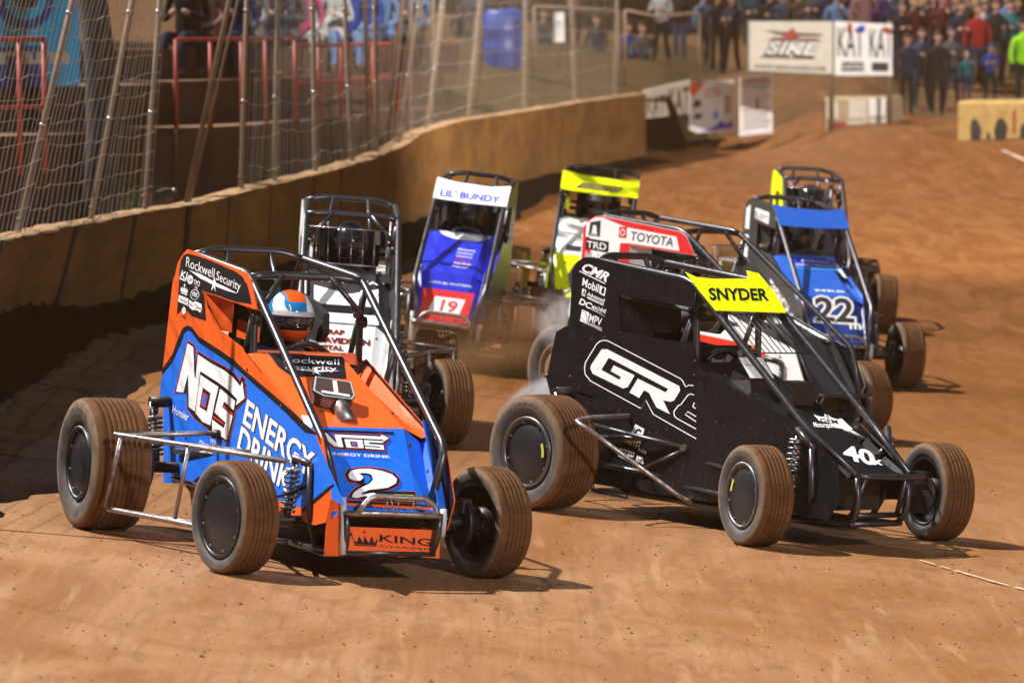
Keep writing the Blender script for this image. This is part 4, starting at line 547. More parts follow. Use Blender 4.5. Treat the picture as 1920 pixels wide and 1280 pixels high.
def wheel(root,x,y,D,W,rr,steer,side,style):
    """side -1 right of car, +1 left; outer face points to side"""
    st=R(steer); ax=Vector((-math.sin(st),math.cos(st),0))*side; c=Vector((x,y,D/2))
    q=MB()
    cov=RIMB if style.get('brown') else RIM; o=W/2
    # barrel, outer dish, inner dish
    q.lathe([(rr*1.03,o*.80),(rr*1.04,o*.86),(rr*.97,o*.88),(rr*.94,o*.70),(rr*.93,-o*.75),(rr*.97,-o*.88),(rr*1.03,-o*.86)],c,ax,RIM,40)
    q.lathe([(rr*.93,o*.2),(rr*.6,o*.1),(rr*.3,o*.35),(.0,o*.35)],c,ax,RIM,32)
    q.lathe([(.0,-o*.9),(.045,-o*.9),(.05,-o*.6),(.075,-o*.55),(.08,o*.1)],c,ax,DARK,20)
    for k in range(6):
        a=k*math.pi/3; e=ax.orthogonal().normalized(); f=ax.cross(e); d=e*math.cos(a)+f*math.sin(a)
        q.tube([c+d*.06-ax*o*.55,c+d*.06-ax*o*.7],.009,STEEL,6)
    w=q.build('wheel',root)
    t=MB(); P,ms=tyre_profile(D,W,rr); t.lathe(P,c,ax,TREAD,72,ms); t.build('tyre',w)
    b=MB(); 
    b.lathe([(rr*1.035,o*.84),(rr*1.03,o*.93),(rr*.95,o*.94),(rr*.93,o*.86)],c,ax,RING if style.get('ring') else cov,48); 
    b.lathe([(rr*.94,o*.86),(rr*.82,o*.80),(rr*.78,o*.84),(rr*.3,o*.88),(0,o*.9)],c,ax,cov,48)
    for k in range(8):
        a=k*math.pi/4+.3; e=ax.orthogonal().normalized(); f=ax.cross(e); d=e*math.cos(a)+f*math.sin(a)
        b.tube([c+d*rr*.86+ax*o*.8,c+d*rr*.86+ax*o*.87],.006,STEEL,6)
    if style.get('label'):
        fw=Vector((math.cos(st),math.sin(st),0)); up=Vector((0,0,1)); a0=style['label']; pr=[];po=[]
        for k in range(9):
            a=R(a0-16+4*k); d=fw*math.cos(a)+up*math.sin(a); pr.append(c+d*rr*.66+ax*(o*.90)); po.append(c+d*rr*.76+ax*(o*.90))
        b.poly(pr+po[::-1],'label_yellow')
    b.build('wheel_cover',w)
    if style.get('brand',1) and (side<0):
        lt=MB(); fw=Vector((math.cos(st),math.sin(st),0)); up=Vector((0,0,1)); s_=D/2-rr
        for a0,txt in ((118,'HOOSIER'),):
            vs,fs=text_norm(txt,.05,.05); P_=[]
            for X,Y in vs:
                a=R(a0-55*X); rad=rr+s_*(.42+.26*Y); h=W*(.490+.012*Y); P_.append(c+(fw*math.cos(a)+up*math.sin(a))*rad+ax*(h+.0025))
            lt.add(P_,fs,'tyre_letter')
        lt.build('lettering',w)
    return w
def spring(mb,p0,p1,r,m,turns=8,wr=.0065):
    p0,p1=Vector(p0),Vector(p1); ax=(p1-p0); e=ax.orthogonal().normalized(); f=ax.normalized().cross(e); P=[]
    for i in range(turns*12+1):
        a=i*math.pi/6; P.append(p0+ax*(i/(turns*12))+(e*math.cos(a)+f*math.sin(a))*r)
    mb.tube(P,wr,m,6)
def shock(root,top,bot,m=STEEL,r=.034):
    t,b=Vector(top),Vector(bot); q=MB()
    q.tube([b,b+(t-b)*.45],.021,DARK,10); q.tube([b+(t-b)*.4,t],.009,STEEL,8); q.tube([t+(t-b)*.0,t+(t-b).normalized()*.035],.018,DARK,10)
    q.lathe([(0,0),(r*1.15,0),(r*1.15,.008),(0,.008)],b+(t-b)*.9,(t-b),STEEL,16)
    s=q.build('shock_absorber',root); k=MB(); spring(k,b+(t-b)*.22,b+(t-b)*.9,r,m); k.build('coil_spring',s)
def midget(pose,P,label):
    x,y,a=pose; M=pose_matrix(x,y,a)
    W=P.get('W',.29); bo=P.get('bo',0); bx=P.get('bx',-.97); bzz=P.get('bz',1.415); zr=P.get('zr',1.465); rx=P.get('rx',-1.84)
    pr=P.get('prof',[(-.88,1.03),(.02,.74),(.37,.36)]); ys=W+.025; wb=P.get('wb',1.76); foot=P.get('foot',(.24,.67))
    root=empty('race_car',label,'race car',M=M,group='midget race cars on the dirt track')
    L=lambda X,Y,Z:(X,Y+bo,Z)
    # ---- roll cage and chassis tubes
    q=MB(); r=.021
    for s in(-1,1):
        q.tube([L(-2.0,s*W*.9,.60),L(-1.98,s*W*.95,1.05),L(rx-.04,s*(W-.01),zr-.10),L(rx+.02,s*(W-.005),zr),L(bx-.05,s*W,bzz+.008),L(bx+.03,s*W,bzz-.02),L(foot[0],s*(W+.008),foot[1]),L(pr[2][0]+(.02 if not P.get('short_bar') else -.1),s*(W-.06),pr[2][1]+(.0 if not P.get('short_bar') else .05))],r,TUBE,12,.07)
        q.tube([L(bx+.06,s*(W-.01),bzz-.05),L(-.92,s*(W-.02),1.22),L(-.90,s*(W-.02),.98),L(-.92,s*(W-.02),.2)],.019,TUBE,10,.03)
        q.tube([L(-1.06,s*(W-.02),.30),L(-1.02,s*(W-.02),1.02),L(-.95,s*(W-.02),1.2)],.016,TUBE,8)
        q.tube([L(-1.70,s*(W-.02),1.40),L(-1.62,s*(W-.03),.95),L(-1.58,s*(W-.02),.2)],.017,TUBE,8)
        q.tube([L(bx+.01,s*.13,bzz+.005),L(-.90,s*(W-.015),1.235)],.015,TUBE,8)
        q.tube([L(-1.9,s*(W-.02),.30),L(-1.4,s*(W-.02),.13),L(-.1,s*(W-.04),.13),L(pr[2][0]-.02,s*(W-.08),.15),L(pr[2][0]+.03,s*(W-.07),.24),L(pr[2][0]+.02,s*(W-.06),pr[2][1])],.018,TUBE,8,.05)
        q.tube([L(rx+.01,s*.12,zr+.025),L(-1.62,s*.17,1.1)],.015,TUBE,8)
    q.tube([L(bx,-W,bzz-.01),L(bx-.02,-W*.6,bzz+.004),L(bx-.02,W*.6,bzz+.004),L(bx,W,bzz-.01)],r,TUBE,12,.08)
    q.tube([L(rx+.03,-W,zr-.005),L(rx,-W*.6,zr+.028),L(rx,W*.6,zr+.028),L(rx+.03,W,zr-.005)],r,TUBE,12,.08)
    q.tube([L(rx-.04,-W,1.15),L(rx-.04,W,1.15)],.016,TUBE,8); q.tube([L(-1.62,-W,1.1),L(-1.62,W,1.1)],.016,TUBE,8)
    for X,Z in((pr[2][0]-.02,.155),(pr[2][0]+.02,pr[2][1]-.01)): q.tube([L(X,-(W-.06),Z),L(X,W-.06,Z)],.017,TUBE,8)
    for s in(-1,1):
        q.tube([L(bx+.06,s*(W-.045),1.235),L(bx+.075,s*(W-.045),1.235)],.02,DARK,8); q.tube([L(-.9,s*(W+.005),1.20),L(-.9,s*(W-.04),1.20)],.03,DARK,8)
    q.build('roll_cage',root)
    # ---- side panels
    sp=P['side']
    for s in(-1,1):
        q=MB(); pts=sp if s<0 else P.get('left',[(-2.10,.70),(-2.02,1.02),(-1.50,1.02),(-1.25,.97),(-.94,.99),(-.90,pr[0][1]-.02),(pr[1][0],pr[1][1]-.02),(foot[0],foot[1]-.02),(pr[2][0],.42),(.30,.27),(-.1,.27),(-.6,.14),(-1.55,.14),(-1.7,.6)])
        A=[L(X,s*ys,Z) for X,Z in pts]; B=[L(X,s*(ys-.006),Z) for X,Z in pts]
        q.prism(A,B,P['side_m'] if s<0 else P.get('left_m',P['side_m']),'black')
        if s<0 and 'side_d' in P:
            y0=bo-ys; decal(q,P['side_d'],lambda X,Z,l:(X,y0-.0012*l,Z))
        if s<0:
            for X,Z in P.get('bolts',[(-1.9,.75),(-.86,.94),(-.86,.86),(-.35,.80),(-1.7,.50),(.1,.60),(-1.2,.35)]): q.lathe([(.008,0),(.008,.004),(0,.005)],L(X,-ys,Z),(0,-1,0),DARK,8)
            if P.get('winlip',1):
                wx0,wz0,wz1=P.get('win',(-1.56,1.10,1.285))
                q.prism([L(wx0,-ys,wz1),L(wx0,-ys,wz0),L(wx0+.2,-ys+.09,wz0-.01),L(wx0+.2,-ys+.09,wz1-.03)],[L(wx0,-ys+.004,wz1),L(wx0,-ys+.004,wz0),L(wx0+.2,-ys+.094,wz0-.01),L(wx0+.2,-ys+.094,wz1-.03)],P['side_m'])
                q.prism([L(wx0,-ys,wz1),L(-.80,-ys,wz1-.03),L(-.86,-ys+.07,wz1-.045),L(wx0+.1,-ys+.07,wz1-.015)],[L(wx0,-ys,wz1-.004),L(-.80,-ys,wz1-.034),L(-.86,-ys+.07,wz1-.05),L(wx0+.1,-ys+.07,wz1-.02)],P['side_m'])
        if s>0 and P.get('left_sail'):
            pl=[(-1.98,1.0),(-1.95,1.38),(-1.84,1.47),(-.97,1.41),(-.85,1.26),(-1.45,1.28),(-1.45,1.0)]
            q.prism([L(X,ys,Z) for X,Z in pl],[L(X,ys-.006,Z) for X,Z in pl],P['left_sail'],'black')
        q.build('side_panel',root)
    # ---- tail tank
    q=MB(); tp=[(-2.12,.72),(-2.06,1.0),(-1.98,1.04),(-1.62,1.02),(-1.60,.45),(-2.0,.48)]
    q.prism([L(X,-ys+.008,Z) for X,Z in tp],[L(X,ys-.008,Z) for X,Z in tp],P.get('tail_m',P['side_m'])); q.build('fuel_tank',root)
    # ---- hood
    def hp(X,i):  # z on segment i
        (x0,z0),(x1,z1)=pr[i],pr[i+1]; return z0+(z1-z0)*(X-x0)/(x1-x0)
    for i,nm in((0,'hood'),(1,'nose_panel')):
        q=MB(); (x0,z0),(x1,z1)=pr[i],pr[i+1]; nx,nz=-(z1-z0),(x1-x0); n=math.hypot(nx,nz); nx/=n; nz/=n
        w0=1.0; w1=1.0 if i==0 else .80; wy0=1.0 if i==0 else 1.0
        def row(X,Z,k,dz): return [L(X-nx*.0,yy*k,Z+d) for yy,d in zip((-ys+.002,-(W-.07),(W-.13),(W-.03),ys-.002),dz)]
        d0=(-.012,0,0,-.11,-.04) if i==0 else (-.03,0,0,-.07,-.03)
        A=row(x0,z0,1,d0); Bm=row((x0+x1)/2,(z0+z1)/2,(1+w1)/2,d0); B=row(x1,z1,w1,(-.03,0,0,-.045,-.03) if i==0 else (-.02,0,0,-.03,-.02))
        m=P['hood_m'] if i==0 else P['nose_m']
        V=A+Bm+B; F=[]
        for j in(0,1):
            for k in range(4): F.append((j*5+k,j*5+k+1,(j+1)*5+k+1,(j+1)*5+k))
        q.add(V,F,m)
        q.add([(v[0]-nx*.006,v[1],v[2]-nz*.006) for v in V],F,'black')
        key='hood_d' if i==0 else 'nose_d'
        off=P.get('hood_off',.0)
        if key in P: decal(q,P[key],lambda X,Y,l,i=i,nx=nx,nz=nz:(X+nx*.0014*(l+1.5),Y,hp(X,i)+nz*.0014*(l+1.5)))
        for s in(-1,1):
            for t in(.2,.8):
                X=x0+(x1-x0)*t; q.lathe([(.009,0),(.009,.003),(0,.004)],(X+nx*.001,bo+s*(W-.12),hp(X,i)+nz*.001),(nx,0,nz),DARK,8)
        q.build(nm,root)
    # flaps beside the nose
    for s in(-1,1):
        q=MB(); fm=P.get('flap_m',P['nose_m'])
        f=[(pr[1][0]-.08,s*(ys+.002),pr[1][1]+.045),(pr[1][0]+.0,s*(ys-.055),pr[1][1]+.05),(pr[2][0]-.01,s*(W-.055),pr[2][1]+.02),(pr[2][0]-.01,s*(ys-.03),pr[2][1]-.03),(pr[1][0]+.02,s*(ys+.002),pr[1][1]-.03)]
        q.prism([L(*p) for p in f],[L(p[0]+.002,p[1]-s*.003,p[2]-.004) for p in f],fm); q.build('nose_flap',root)
    # cowl / dash
    q=MB(); cz=P.get('cowl_z',(pr[0][1]-.05,pr[0][1]+.008)); cx=pr[0][0]-.0
    q.prism([L(cx,-W+.01,cz[0]),L(cx,W-.01,cz[0]),L(cx-.02,W-.03,cz[1]),L(cx-.02,-W+.03,cz[1])],[L(cx-.01,-W+.01,cz[0]),L(cx-.01,W-.01,cz[0]),L(cx-.03,W-.03,cz[1]),L(cx-.03,-W+.03,cz[1])],P.get('cowl_m',P['hood_m']))
    if 'dash_d' in P: decal(q,P['dash_d'],lambda Y,Z,l:(cx+.002+.001*l-(Z-cz[0])*.02/(cz[1]-cz[0]),Y,Z))
    q.build('dash_cowl',root)
    # front plate, radiator, floor, engine
    q=MB(); 
    if 'front_m' in P:
        fp=[(-.235,.285),(.25,.275),(.27,.262),(.272,.135),(.19,.140),(.15,.146),(.06,.140),(-.02,.152),(-.1,.148),(-.235,.165)]
        q.prism([L(.362,a_,b_) for a_,b_ in fp],[L(.356,a_,b_) for a_,b_ in fp],P['front_m'])
        decal(q,P.get('front_d',[]),lambda Y,Z,l:(.362+.001*l,Y,Z))
        q.prism([L(.33,-.322,.455),L(.36,-.275,.44),L(.37,-.262,.14),L(.33,-.325,.135)],[L(.325,-.322,.455),L(.355,-.275,.44),L(.365,-.262,.14),L(.325,-.325,.135)],P['front_m'])
        q.build('bumper_plate',root)
    q=MB(); q.box(L(.18,0,.33),(.03,2*W-.14,.24),DARK); q.build('radiator',root)
    q=MB(); q.box(L(-.72,0,.12),(1.9,2*W-.06,.006),DARK); q.build('floor_pan',root)
    q=MB(); q.box(L(-.45,0,.36),(.55,.36,.36),DARK); q.box(L(-.45,-.13,.56),(.5,.10,.1),STEEL); q.box(L(-.45,.13,.56),(.5,.10,.1),STEEL)
    for k in range(4): q.tube([L(-.62+.12*k,.16,.48),L(-.62+.12*k,.26,.42),L(-.7+.12*k,.30,.36)],.018,STEEL,8)
    q.build('engine',root)
    # seat with head surround, steering wheel
    q=MB()
    sm=P.get('seat_m',SEAT)
    prof=[(-1.02,.32),(-1.30,.34),(-1.45,.75),(-1.50,1.12),(-1.50,1.30)]
    for i in range(4):
        (x0,z0),(x1,z1)=prof[i],prof[i+1]; q.prism([L(x0,-.2,z0),L(x0,.2,z0),L(x1,.2,z1),L(x1,-.2,z1)],[L(x0-.03,-.2,z0-.02),L(x0-.03,.2,z0-.02),L(x1-.03,.2,z1),L(x1-.03,-.2,z1)],SEAT)
    for s in(-1,1):
        pts=[(-1.50,1.30),(-1.48,1.08),(-1.18,1.07),(-1.12,1.12),(-1.13,1.22),(-1.3,1.27)]
        q.prism([L(X,s*.205,Z) for X,Z in pts],[L(X,s*.17,Z) for X,Z in pts],sm,SEAT)
        pts=[(-1.50,1.02),(-1.44,.75),(-1.2,.45),(-1.0,.42),(-1.15,.8),(-1.25,1.0)]
        q.prism([L(X,s*.235,Z) for X,Z in pts],[L(X,s*.21,Z) for X,Z in pts],SEAT)
    if P.get('short_bar'):
        q.tube([L(-1.49,-.215,1.30),L(-1.30,-.225,1.27),L(-1.13,-.22,1.21),L(-1.12,-.22,1.12),L(-1.2,-.22,1.07)],.009,'red',6,.03); q.prism([L(-1.34,-.225,1.16),L(-1.34,-.225,1.07),L(-1.12,-.215,1.06),L(-1.12,-.215,1.14)],[L(-1.34,-.19,1.16),L(-1.34,-.19,1.07),L(-1.12,-.18,1.06),L(-1.12,-.18,1.14)],'orange')
    q.build('seat',root)
    q=MB(); cc=Vector(L(-.97,0,P.get('swz',.93))); e=Vector((.35,0,.94)); P2=[cc+Vector((0,1,0))*math.cos(t*math.pi/10)*.16+e*math.sin(t*math.pi/10)*.16 for t in range(21)]
    q.tube(P2,.014,DARK,8); q.tube([cc,cc+Vector((.25,0,-.1))],.014,DARK,8); q.tube([cc+Vector((0,-.15,0)),cc+Vector((0,.15,0))],.01,DARK,6); q.build('steering_wheel',root)
    # ---- wheels
    fd=.56; ft=P.get('ft',1.36); yf=P.get('yf',0); stt=P.get('steer',5)
    wst=P.get('wheel',{}); wheel(root,0,yf-ft/2,fd,.2,P.get('fr_rim',.19),stt,-1,wst.get('FR',{})); wheel(root,0,yf+ft/2,fd,.2,.19,stt,1,wst.get('FL',{}))
    rd=P.get('rd',.68); rw=P.get('rw',.315); ry=P.get('ry',.735)
    wheel(root,-wb,-ry,rd,rw,P.get('rr_rim',.195),0,-1,wst.get('RR',{})); wheel(root,-wb,P.get('rl',.66),.63,.29,.19,0,1,{})
    # ---- suspension
    q=MB(); q.tube([(0,yf-ft/2+.06,.28),(0,yf-.42,.27),(0,yf+.42,.27),(0,yf+ft/2-.06,.28)],.026,DARK,10,.05)
    for s in(-1,1):
        yy=yf+s*(ft/2-.09); q.tube([(0,yy,.36),(0,yy,.20)],.02,DARK,8); q.tube([(0,yy,.24),(-.13,yy-s*.03,.23)],.012,DARK,8)
        q.tube([(0,yf+s*.50,.25),(-.55,bo+s*(W+.06),.22),(-.98,bo+s*(W+.0),.22)],.0125,TUBE,8)
        q.tube([(0,yf+s*.50,.33),(-.45,bo+s*(W+.06),.36),(-.80,bo+s*(W+.0),.38)],.0125,TUBE,8)
        q.tube([(-.13,yy-s*.03,.23),(-.13,yf+s*.2,.23)],.01,STEEL,8)
        q.tube([(0,yy,.36),(.04,yy-s*.16,.40),(.08,bo+s*(ys-.02),.46)],.007,GROOVE,6,.05)
        q.tube([(0,yy-s*.03,.27),(0,yy-s*.055,.27)],.115,DARK,20)
        q.box((.0,yy-s*.045,.36),(.09,.05,.07),'red' if s<0 and P.get('red_caliper') else DARK)
    q.tube([(0,yf-.1,.31),(0,yf+ft/2-.12,.31)],.009,TUBE,8)
    q.build('front_axle',root)
    q=MB(); q.tube([(-wb,-ry+.05,.335),(-wb,P.get('rl',.66)-.05,.325)],.03,DARK,10); q.sphere((-wb,bo,.33),(.14,.11,.14),DARK,16,10)
    q.tube([(-wb-.05,-ry+rw*.5+.09,.34),(-wb-.05,-ry+rw*.5+.075,.34)],.14,DARK,20)
    for s in(-1,1): q.tube([(-wb,bo+s*.36,.28),(-1.0,bo+s*(W+.0),.26)],.015,TUBE,8); q.tube([(-wb,bo+s*.36,.42),(-1.1,bo+s*(W+.0),.47)],.015,TUBE,8)
    q.tube([(-wb-.18,bo-W-.14,.66),(-wb-.18,bo-W+.05,.665)],.03,DARK,10); q.tube([(-wb-.18,bo-W-.13,.66),(-wb-.16,bo-W-.13,.56)],.014,STEEL,8)
    q.build('rear_axle',root)
    for s in(-1,1):
        top=(.02,P.get('shy',.39)*s+bo*.5,.55 if not P.get('sh_hi') else .62); shock(root,top,(.0,.41*s+bo*.3,.25),STEEL if P.get('sh_hi') else MATS['charcoal'] if s<0 else STEEL)
        q=MB(); q.tube([L(.12,s*(ys-.06),.50),L(.13,s*(ys+.02),.565),(top[0],top[1],top[2]+.03)],.021 if s<0 else .018,TUBE,10,.04)
        q.tube([L(.13,s*(ys+.015),.55),L(.15,s*(ys+.01),.32),L(.10,s*(ys-.05),.16)],.017,TUBE,8,.03); q.build('shock_mount',root)
        shock(root,(-wb-.17,bo+s*(W+.11),.60),(-wb-.08,bo+s*(W+.12),.33),MATS['charcoal'],.036)
    # ---- bumpers
    q=MB(); B=P.get('bump','double'); nx_=pr[2][0]; nz_=pr[2][1]
    if B=='double':
        q.tube([L(nx_+.01,-.255,nz_-.005),L(nx_+.08,-.235,nz_+.0),L(nx_+.10,-.12,nz_+.005),L(nx_+.10,.12,nz_+.0),L(nx_+.08,.225,nz_-.005),L(nx_+.01,.25,nz_-.01)],.015,CHROME,12,.05)
        q.tube([L(nx_+.09,-.215,nz_+.0),L(nx_+.085,-.155,nz_+.085),L(nx_+.085,.135,nz_+.08),L(nx_+.085,.20,nz_+.04),L(nx_+.09,.20,nz_-.005)],.0145,CHROME,12,.06)
        for yy in(-.07,-.01,.07,.15): q.tube([L(nx_+.09,yy,nz_+.005),L(nx_+.085,yy+.01,nz_+.082)],.004,CHROME,6)
        q.tube([L(nx_+.09,-.05,nz_+.08),L(nx_+.09,-.02,nz_+.005)],.004,CHROME,6); q.tube([L(nx_+.09,.07,nz_+.04),L(nx_+.09,.15,nz_+.04)],.004,CHROME,6)
        q.tube([L(.37,-.262,.43),L(.385,-.255,.30),L(.38,-.25,.15)],.017,MATS['silver'],10,.04); q.tube([L(.37,.275,.38),L(.385,.272,.33),L(.38,.272,.25)],.017,MATS['silver'],10,.04)
    else:
        q.tube([L(nx_,-W+.05,nz_),L(nx_+.06,-.16,nz_-.005),L(nx_+.07,.16,nz_-.01),L(nx_+.02,W+.06,nz_-.01)],.0155,TUBE,12,.05)
        q.tube([L(nx_+.05,-.17,nz_-.01),L(nx_-.02,-.19,.2)],.015,TUBE,8); q.tube([L(nx_+.05,.15,nz_-.01),L(nx_-.02,.17,.2)],.015,TUBE,8)
        q.tube([L(nx_-.03,-W+.07,.20),L(nx_-.03,W-.07,.20)],.016,TUBE,8)
    q.build('front_bumper',root)
    q=MB(); q.tube([L(-2.0,-.2,.35),L(-2.28,-.2,.40),L(-2.30,.2,.40),L(-2.0,.2,.35)],.016,TUBE,8,.06); q.tube([L(-2.0,-.2,.75),L(-2.26,-.18,.72),L(-2.26,.18,.72),L(-2.0,.2,.75)],.016,TUBE,8,.06); q.tube([L(-2.29,0,.40),L(-2.26,0,.72)],.013,TUBE,8); q.build('rear_bumper',root)
    # ---- nerf bars
    for s in(-1,1):
        q=MB(); N=P.get('nerf','cage'); nm_=CHROME if N=='cage' else TUBE; yo=.855 if s<0 else .78
        if N=='cage':
            q.tube([L(-1.24,s*ys,.572),L(-1.30,s*.6,.555),L(-1.385,s*yo,.54),L(-.80,s*(yo-.20),.548),L(-.02,s*.41,.558)],.0145,CHROME,10,.04)
            q.tube([L(-.72,s*(ys-.01),.53),L(-1.0,s*.74,.545)],.012,CHROME,8)
            q.tube([L(-.75,s*ys,.13),L(-1.1,s*.65,.14),L(-1.42,s*yo,.15),L(-.85,s*(yo-.17),.155),L(-.3,s*.44,.14),L(-.2,s*(ys-.02),.14)],.0145,CHROME,10,.04)
            q.tube([L(-1.31,s*(yo-.02),.53),L(-1.42,s*yo,.16)],.012,CHROME,8); q.tube([L(-.79,s*(yo-.205),.545),L(-.87,s*(yo-.18),.16)],.012,CHROME,8)
            q.tube([L(-1.18,s*ys,.572),L(-1.22,s*(ys+.03),.572)],.024,DARK,8)
        else:
            q.tube([L(-1.38,s*ys,.575),L(-1.36,s*.6,.57),L(-1.28,s*.80,.56),L(-1.18,s*.78,.52),L(-.86,s*(ys+.03),.16),L(-.80,s*ys,.14)],.0135,CHROME,10,.05)
            q.tube([L(-1.62,s*(ys+.06),.50),L(-1.2,s*(ys+.05),.47),L(-.88,s*ys,.445)],.0125,TUBE,8); q.tube([L(-1.60,s*(ys+.06),.50),L(-1.60,s*(ys+.05),.12),L(-1.35,s*(ys-.0),.11)],.0135,TUBE,8,.03)
            q.tube([L(-1.2,s*(ys+.02),.29),L(-.90,s*ys,.43)],.012,TUBE,8); q.tube([L(-.90,s*ys,.443),L(-.89,s*(ys+.025),.443)],.02,STEEL,10)
        q.build('nerf_bar',root)
    # ---- visor panel and rock screen
    def vp(X): (x0,z0),(x1,z1)=(bx,bzz),(foot[0],foot[1]); return z0+(z1-z0)*(X-x0)/(x1-x0)
    dxn,dzn=-(foot[1]-bzz),(foot[0]-bx); dn=math.hypot(dxn,dzn); dxn/=dn; dzn/=dn
    def vm(o): return lambda X,Y,l:(X+dxn*(o+.0012*l),Y,vp(X)+dzn*(o+.0012*l))
    if 'visor_m' in P:
        q=MB(); vpts=P.get('visor_p',[(bx-.035,bo-ys),(bx+.0,bo-W*.5),(bx+.01,bo+W*.5),(bx-.03,bo+ys),(bx+.235,bo+ys-.002),(bx+.245,bo),(bx+.235,bo-ys+.002)])
        m=vm(.026); q.prism([m(X,Y,0) for X,Y in vpts],[m(X,Y,-3) for X,Y in vpts],P['visor_m']); decal(q,P.get('visor_d',[]),m)
        q.build('sun_visor',root)
    if P.get('screen'):
        q=MB(); m=vm(.0); x0=bx+.23 if 'visor_m' in P else bx+.14; x1=bx+P.get('screen_len',.52)
        n=P.get('screen_n',11)
        for i in range(n+1): Y=bo-W+2*W*i/n; q.tube([m(x0,Y,0),m(x1,Y,0)],.003,DARK if 'visor_m' in P else TUBE,5)
        for X in(x0,x1): q.tube([m(X,bo-W,0),m(X,bo+W,0)],.004,DARK if 'visor_m' in P else STEEL,6)
        if P.get('screen_side'): q.prism([m(x0,bo+W-.07,0),m(x0,bo+W-.02,0),m(x1,bo+W-.02,0),m(x1,bo+W-.07,0)],[m(x0,bo+W-.07,3),m(x0,bo+W-.02,3),m(x1,bo+W-.02,3),m(x1,bo+W-.07,3)],'black')
        q.build('rock_screen',root)
    return root,M,L

# ---- drivers -------------------------------------------------------------
def skin_mesh(name,verts,edges,radii,root_i=0,sub=1):
    me=bpy.data.meshes.new(name); me.from_pydata([tuple(v) for v in verts],edges,[]); o=bpy.data.objects.new(name,me); C.collection.objects.link(o)
    sk=o.modifiers.new('s','SKIN'); sk.use_smooth_shade=True
    for i,r in enumerate(radii): me.skin_vertices[0].data[i].radius=(r,r) if not hasattr(r,'__len__') else r
    me.skin_vertices[0].data[root_i].use_root=True
    if sub: m=o.modifiers.new('u','SUBSURF'); m.levels=sub; m.render_levels=sub
    bpy.context.view_layer.update()
    n=bpy.data.meshes.new_from_object(o.evaluated_get(bpy.context.evaluated_depsgraph_get()))
    bpy.data.objects.remove(o); bpy.data.meshes.remove(me)
    for p in n.polygons: p.use_smooth=True
    return n
DRV=None
def driver_mesh():
    global DRV
    if DRV: return DRV
    V=[(-1.22,0,.45),(-1.30,0,.62),(-1.33,0,.80),(-1.32,0,.96),(-1.27,0,1.04),(-1.22,0,1.12)]; E=[(0,1),(1,2),(2,3),(3,4),(4,5)]; Rr=[.14,.13,(.15,.12),(.13,.10),.07,.06]
    for s in(-1,1):
        b=len(V); V+=[(-1.33,s*.16,.95),(-1.20,s*.235,.78),(-1.07,s*.19,.86),(-1.01,s*.165,.91)]; Rr+=[.065,.052,.042,.03]
        E+=[(3,b),(b,b+1),(b+1,b+2),(b+2,b+3)]
        h=len(V)
        for k in range(4): V+= [(-.985+.004*k,s*.165,.935-.022*k),(-.955,s*(.150),.94-.022*k),(-.975,s*.135,.937-.022*k)]; Rr+=[.010,.009,.008]; q=h+3*k; E+=[(b+3,q),(q,q+1),(q+1,q+2)]
        t=len(V); V+=[(-1.0,s*.14,.945),(-.98,s*.125,.955)]; Rr+=[.011,.009]; E+=[(b+3,t),(t,t+1)]
        l=len(V); V+=[(-1.05,s*.10,.42),(-.75,s*.12,.50),(-.42,s*.11,.30)]; Rr+=[.085,.065,.045]; E+=[(0,l),(l,l+1),(l+1,l+2)]
    DRV=skin_mesh('body',V,E,Rr); DRV.materials.append(SUIT); return DRV
def driver(M,bo,label,helm,lift=0,name_strip=None):
    root=empty('person',label,'driver',M=M,group='drivers belted into the race cars')
    o=bpy.data.objects.new('body',driver_mesh()); C.collection.objects.link(o); o.parent=root; o.location=(0,bo,0)
    q=MB(); c=(-1.165,bo,1.195+lift)
    def fn(p):
        x,y,z=p
        if z<-.25: x=x*(1+.10*max(0,x)); y=y*(1-.12*(-z-.25))
        if x>0 and z>.2: x*=.95
        return Vector((x*1.0,y,max(z,-.86)))
    def mf(x,y,z):
        if x>.30 and -.42<z<.10: return VISOR
        if helm=='hero':
            if z<-.42 and x>.1: return 'helmet_orange'
            if x>.30 and .10<=z<.24: return 'helmet_strip'
            if z>.62 and x>-.1 and abs(y)<.42 : return 'helmet_orange'
            if z>.26 and abs(y)<.36 and x>0: return 'helmet_blue'
            if .0<z<.85 and y<-.42 and math.sin(6*x+5*z)>.1: return 'helmet_blue'
            u=math.sin(4.2*y+3.1*z+1.0*x)
            if u>.55: return 'helmet_blue'
            if z<-.1 and x<-.2: return 'helmet_blue'
            return 'helmet_white'
        return helm
    q.sphere(c,(.148,.123,.142),DARK,112,72,fn,mf); h=q.build('helmet',root)
    if name_strip:
        t=MB(); vs,fs=text_norm(name_strip,.02,.02)
        P=[]
        for X,Y in vs:
            ph=(X-.5)*1.9; zz=.125+.085*Y; rr_=math.sqrt(1-zz*zz); P.append((c[0]+math.cos(ph)*rr_*.148*1.012*.96,c[1]+math.sin(ph)*rr_*.123*1.015,c[2]+zz*.142))
        t.add(P,fs,'grey'); t.build('lettering',h)
    q=MB(); 
    for s in(-1,1): q.tube([(-1.12,bo+s*.10,1.06+lift),(-1.0,bo+s*.15,1.00),(-.98,bo+s*.16,.95)],.006,'red',6,.03) if s>0 and helm=='hero' else None
    if helm!='hero': q.tube([(-1.30,bo+.10,1.0),(-1.27,bo+.09,1.09),(-1.27,bo,1.12),(-1.27,bo-.09,1.09),(-1.30,bo-.10,1.0)],.022,SEAT,8)
    q.build('harness',root)
    return root
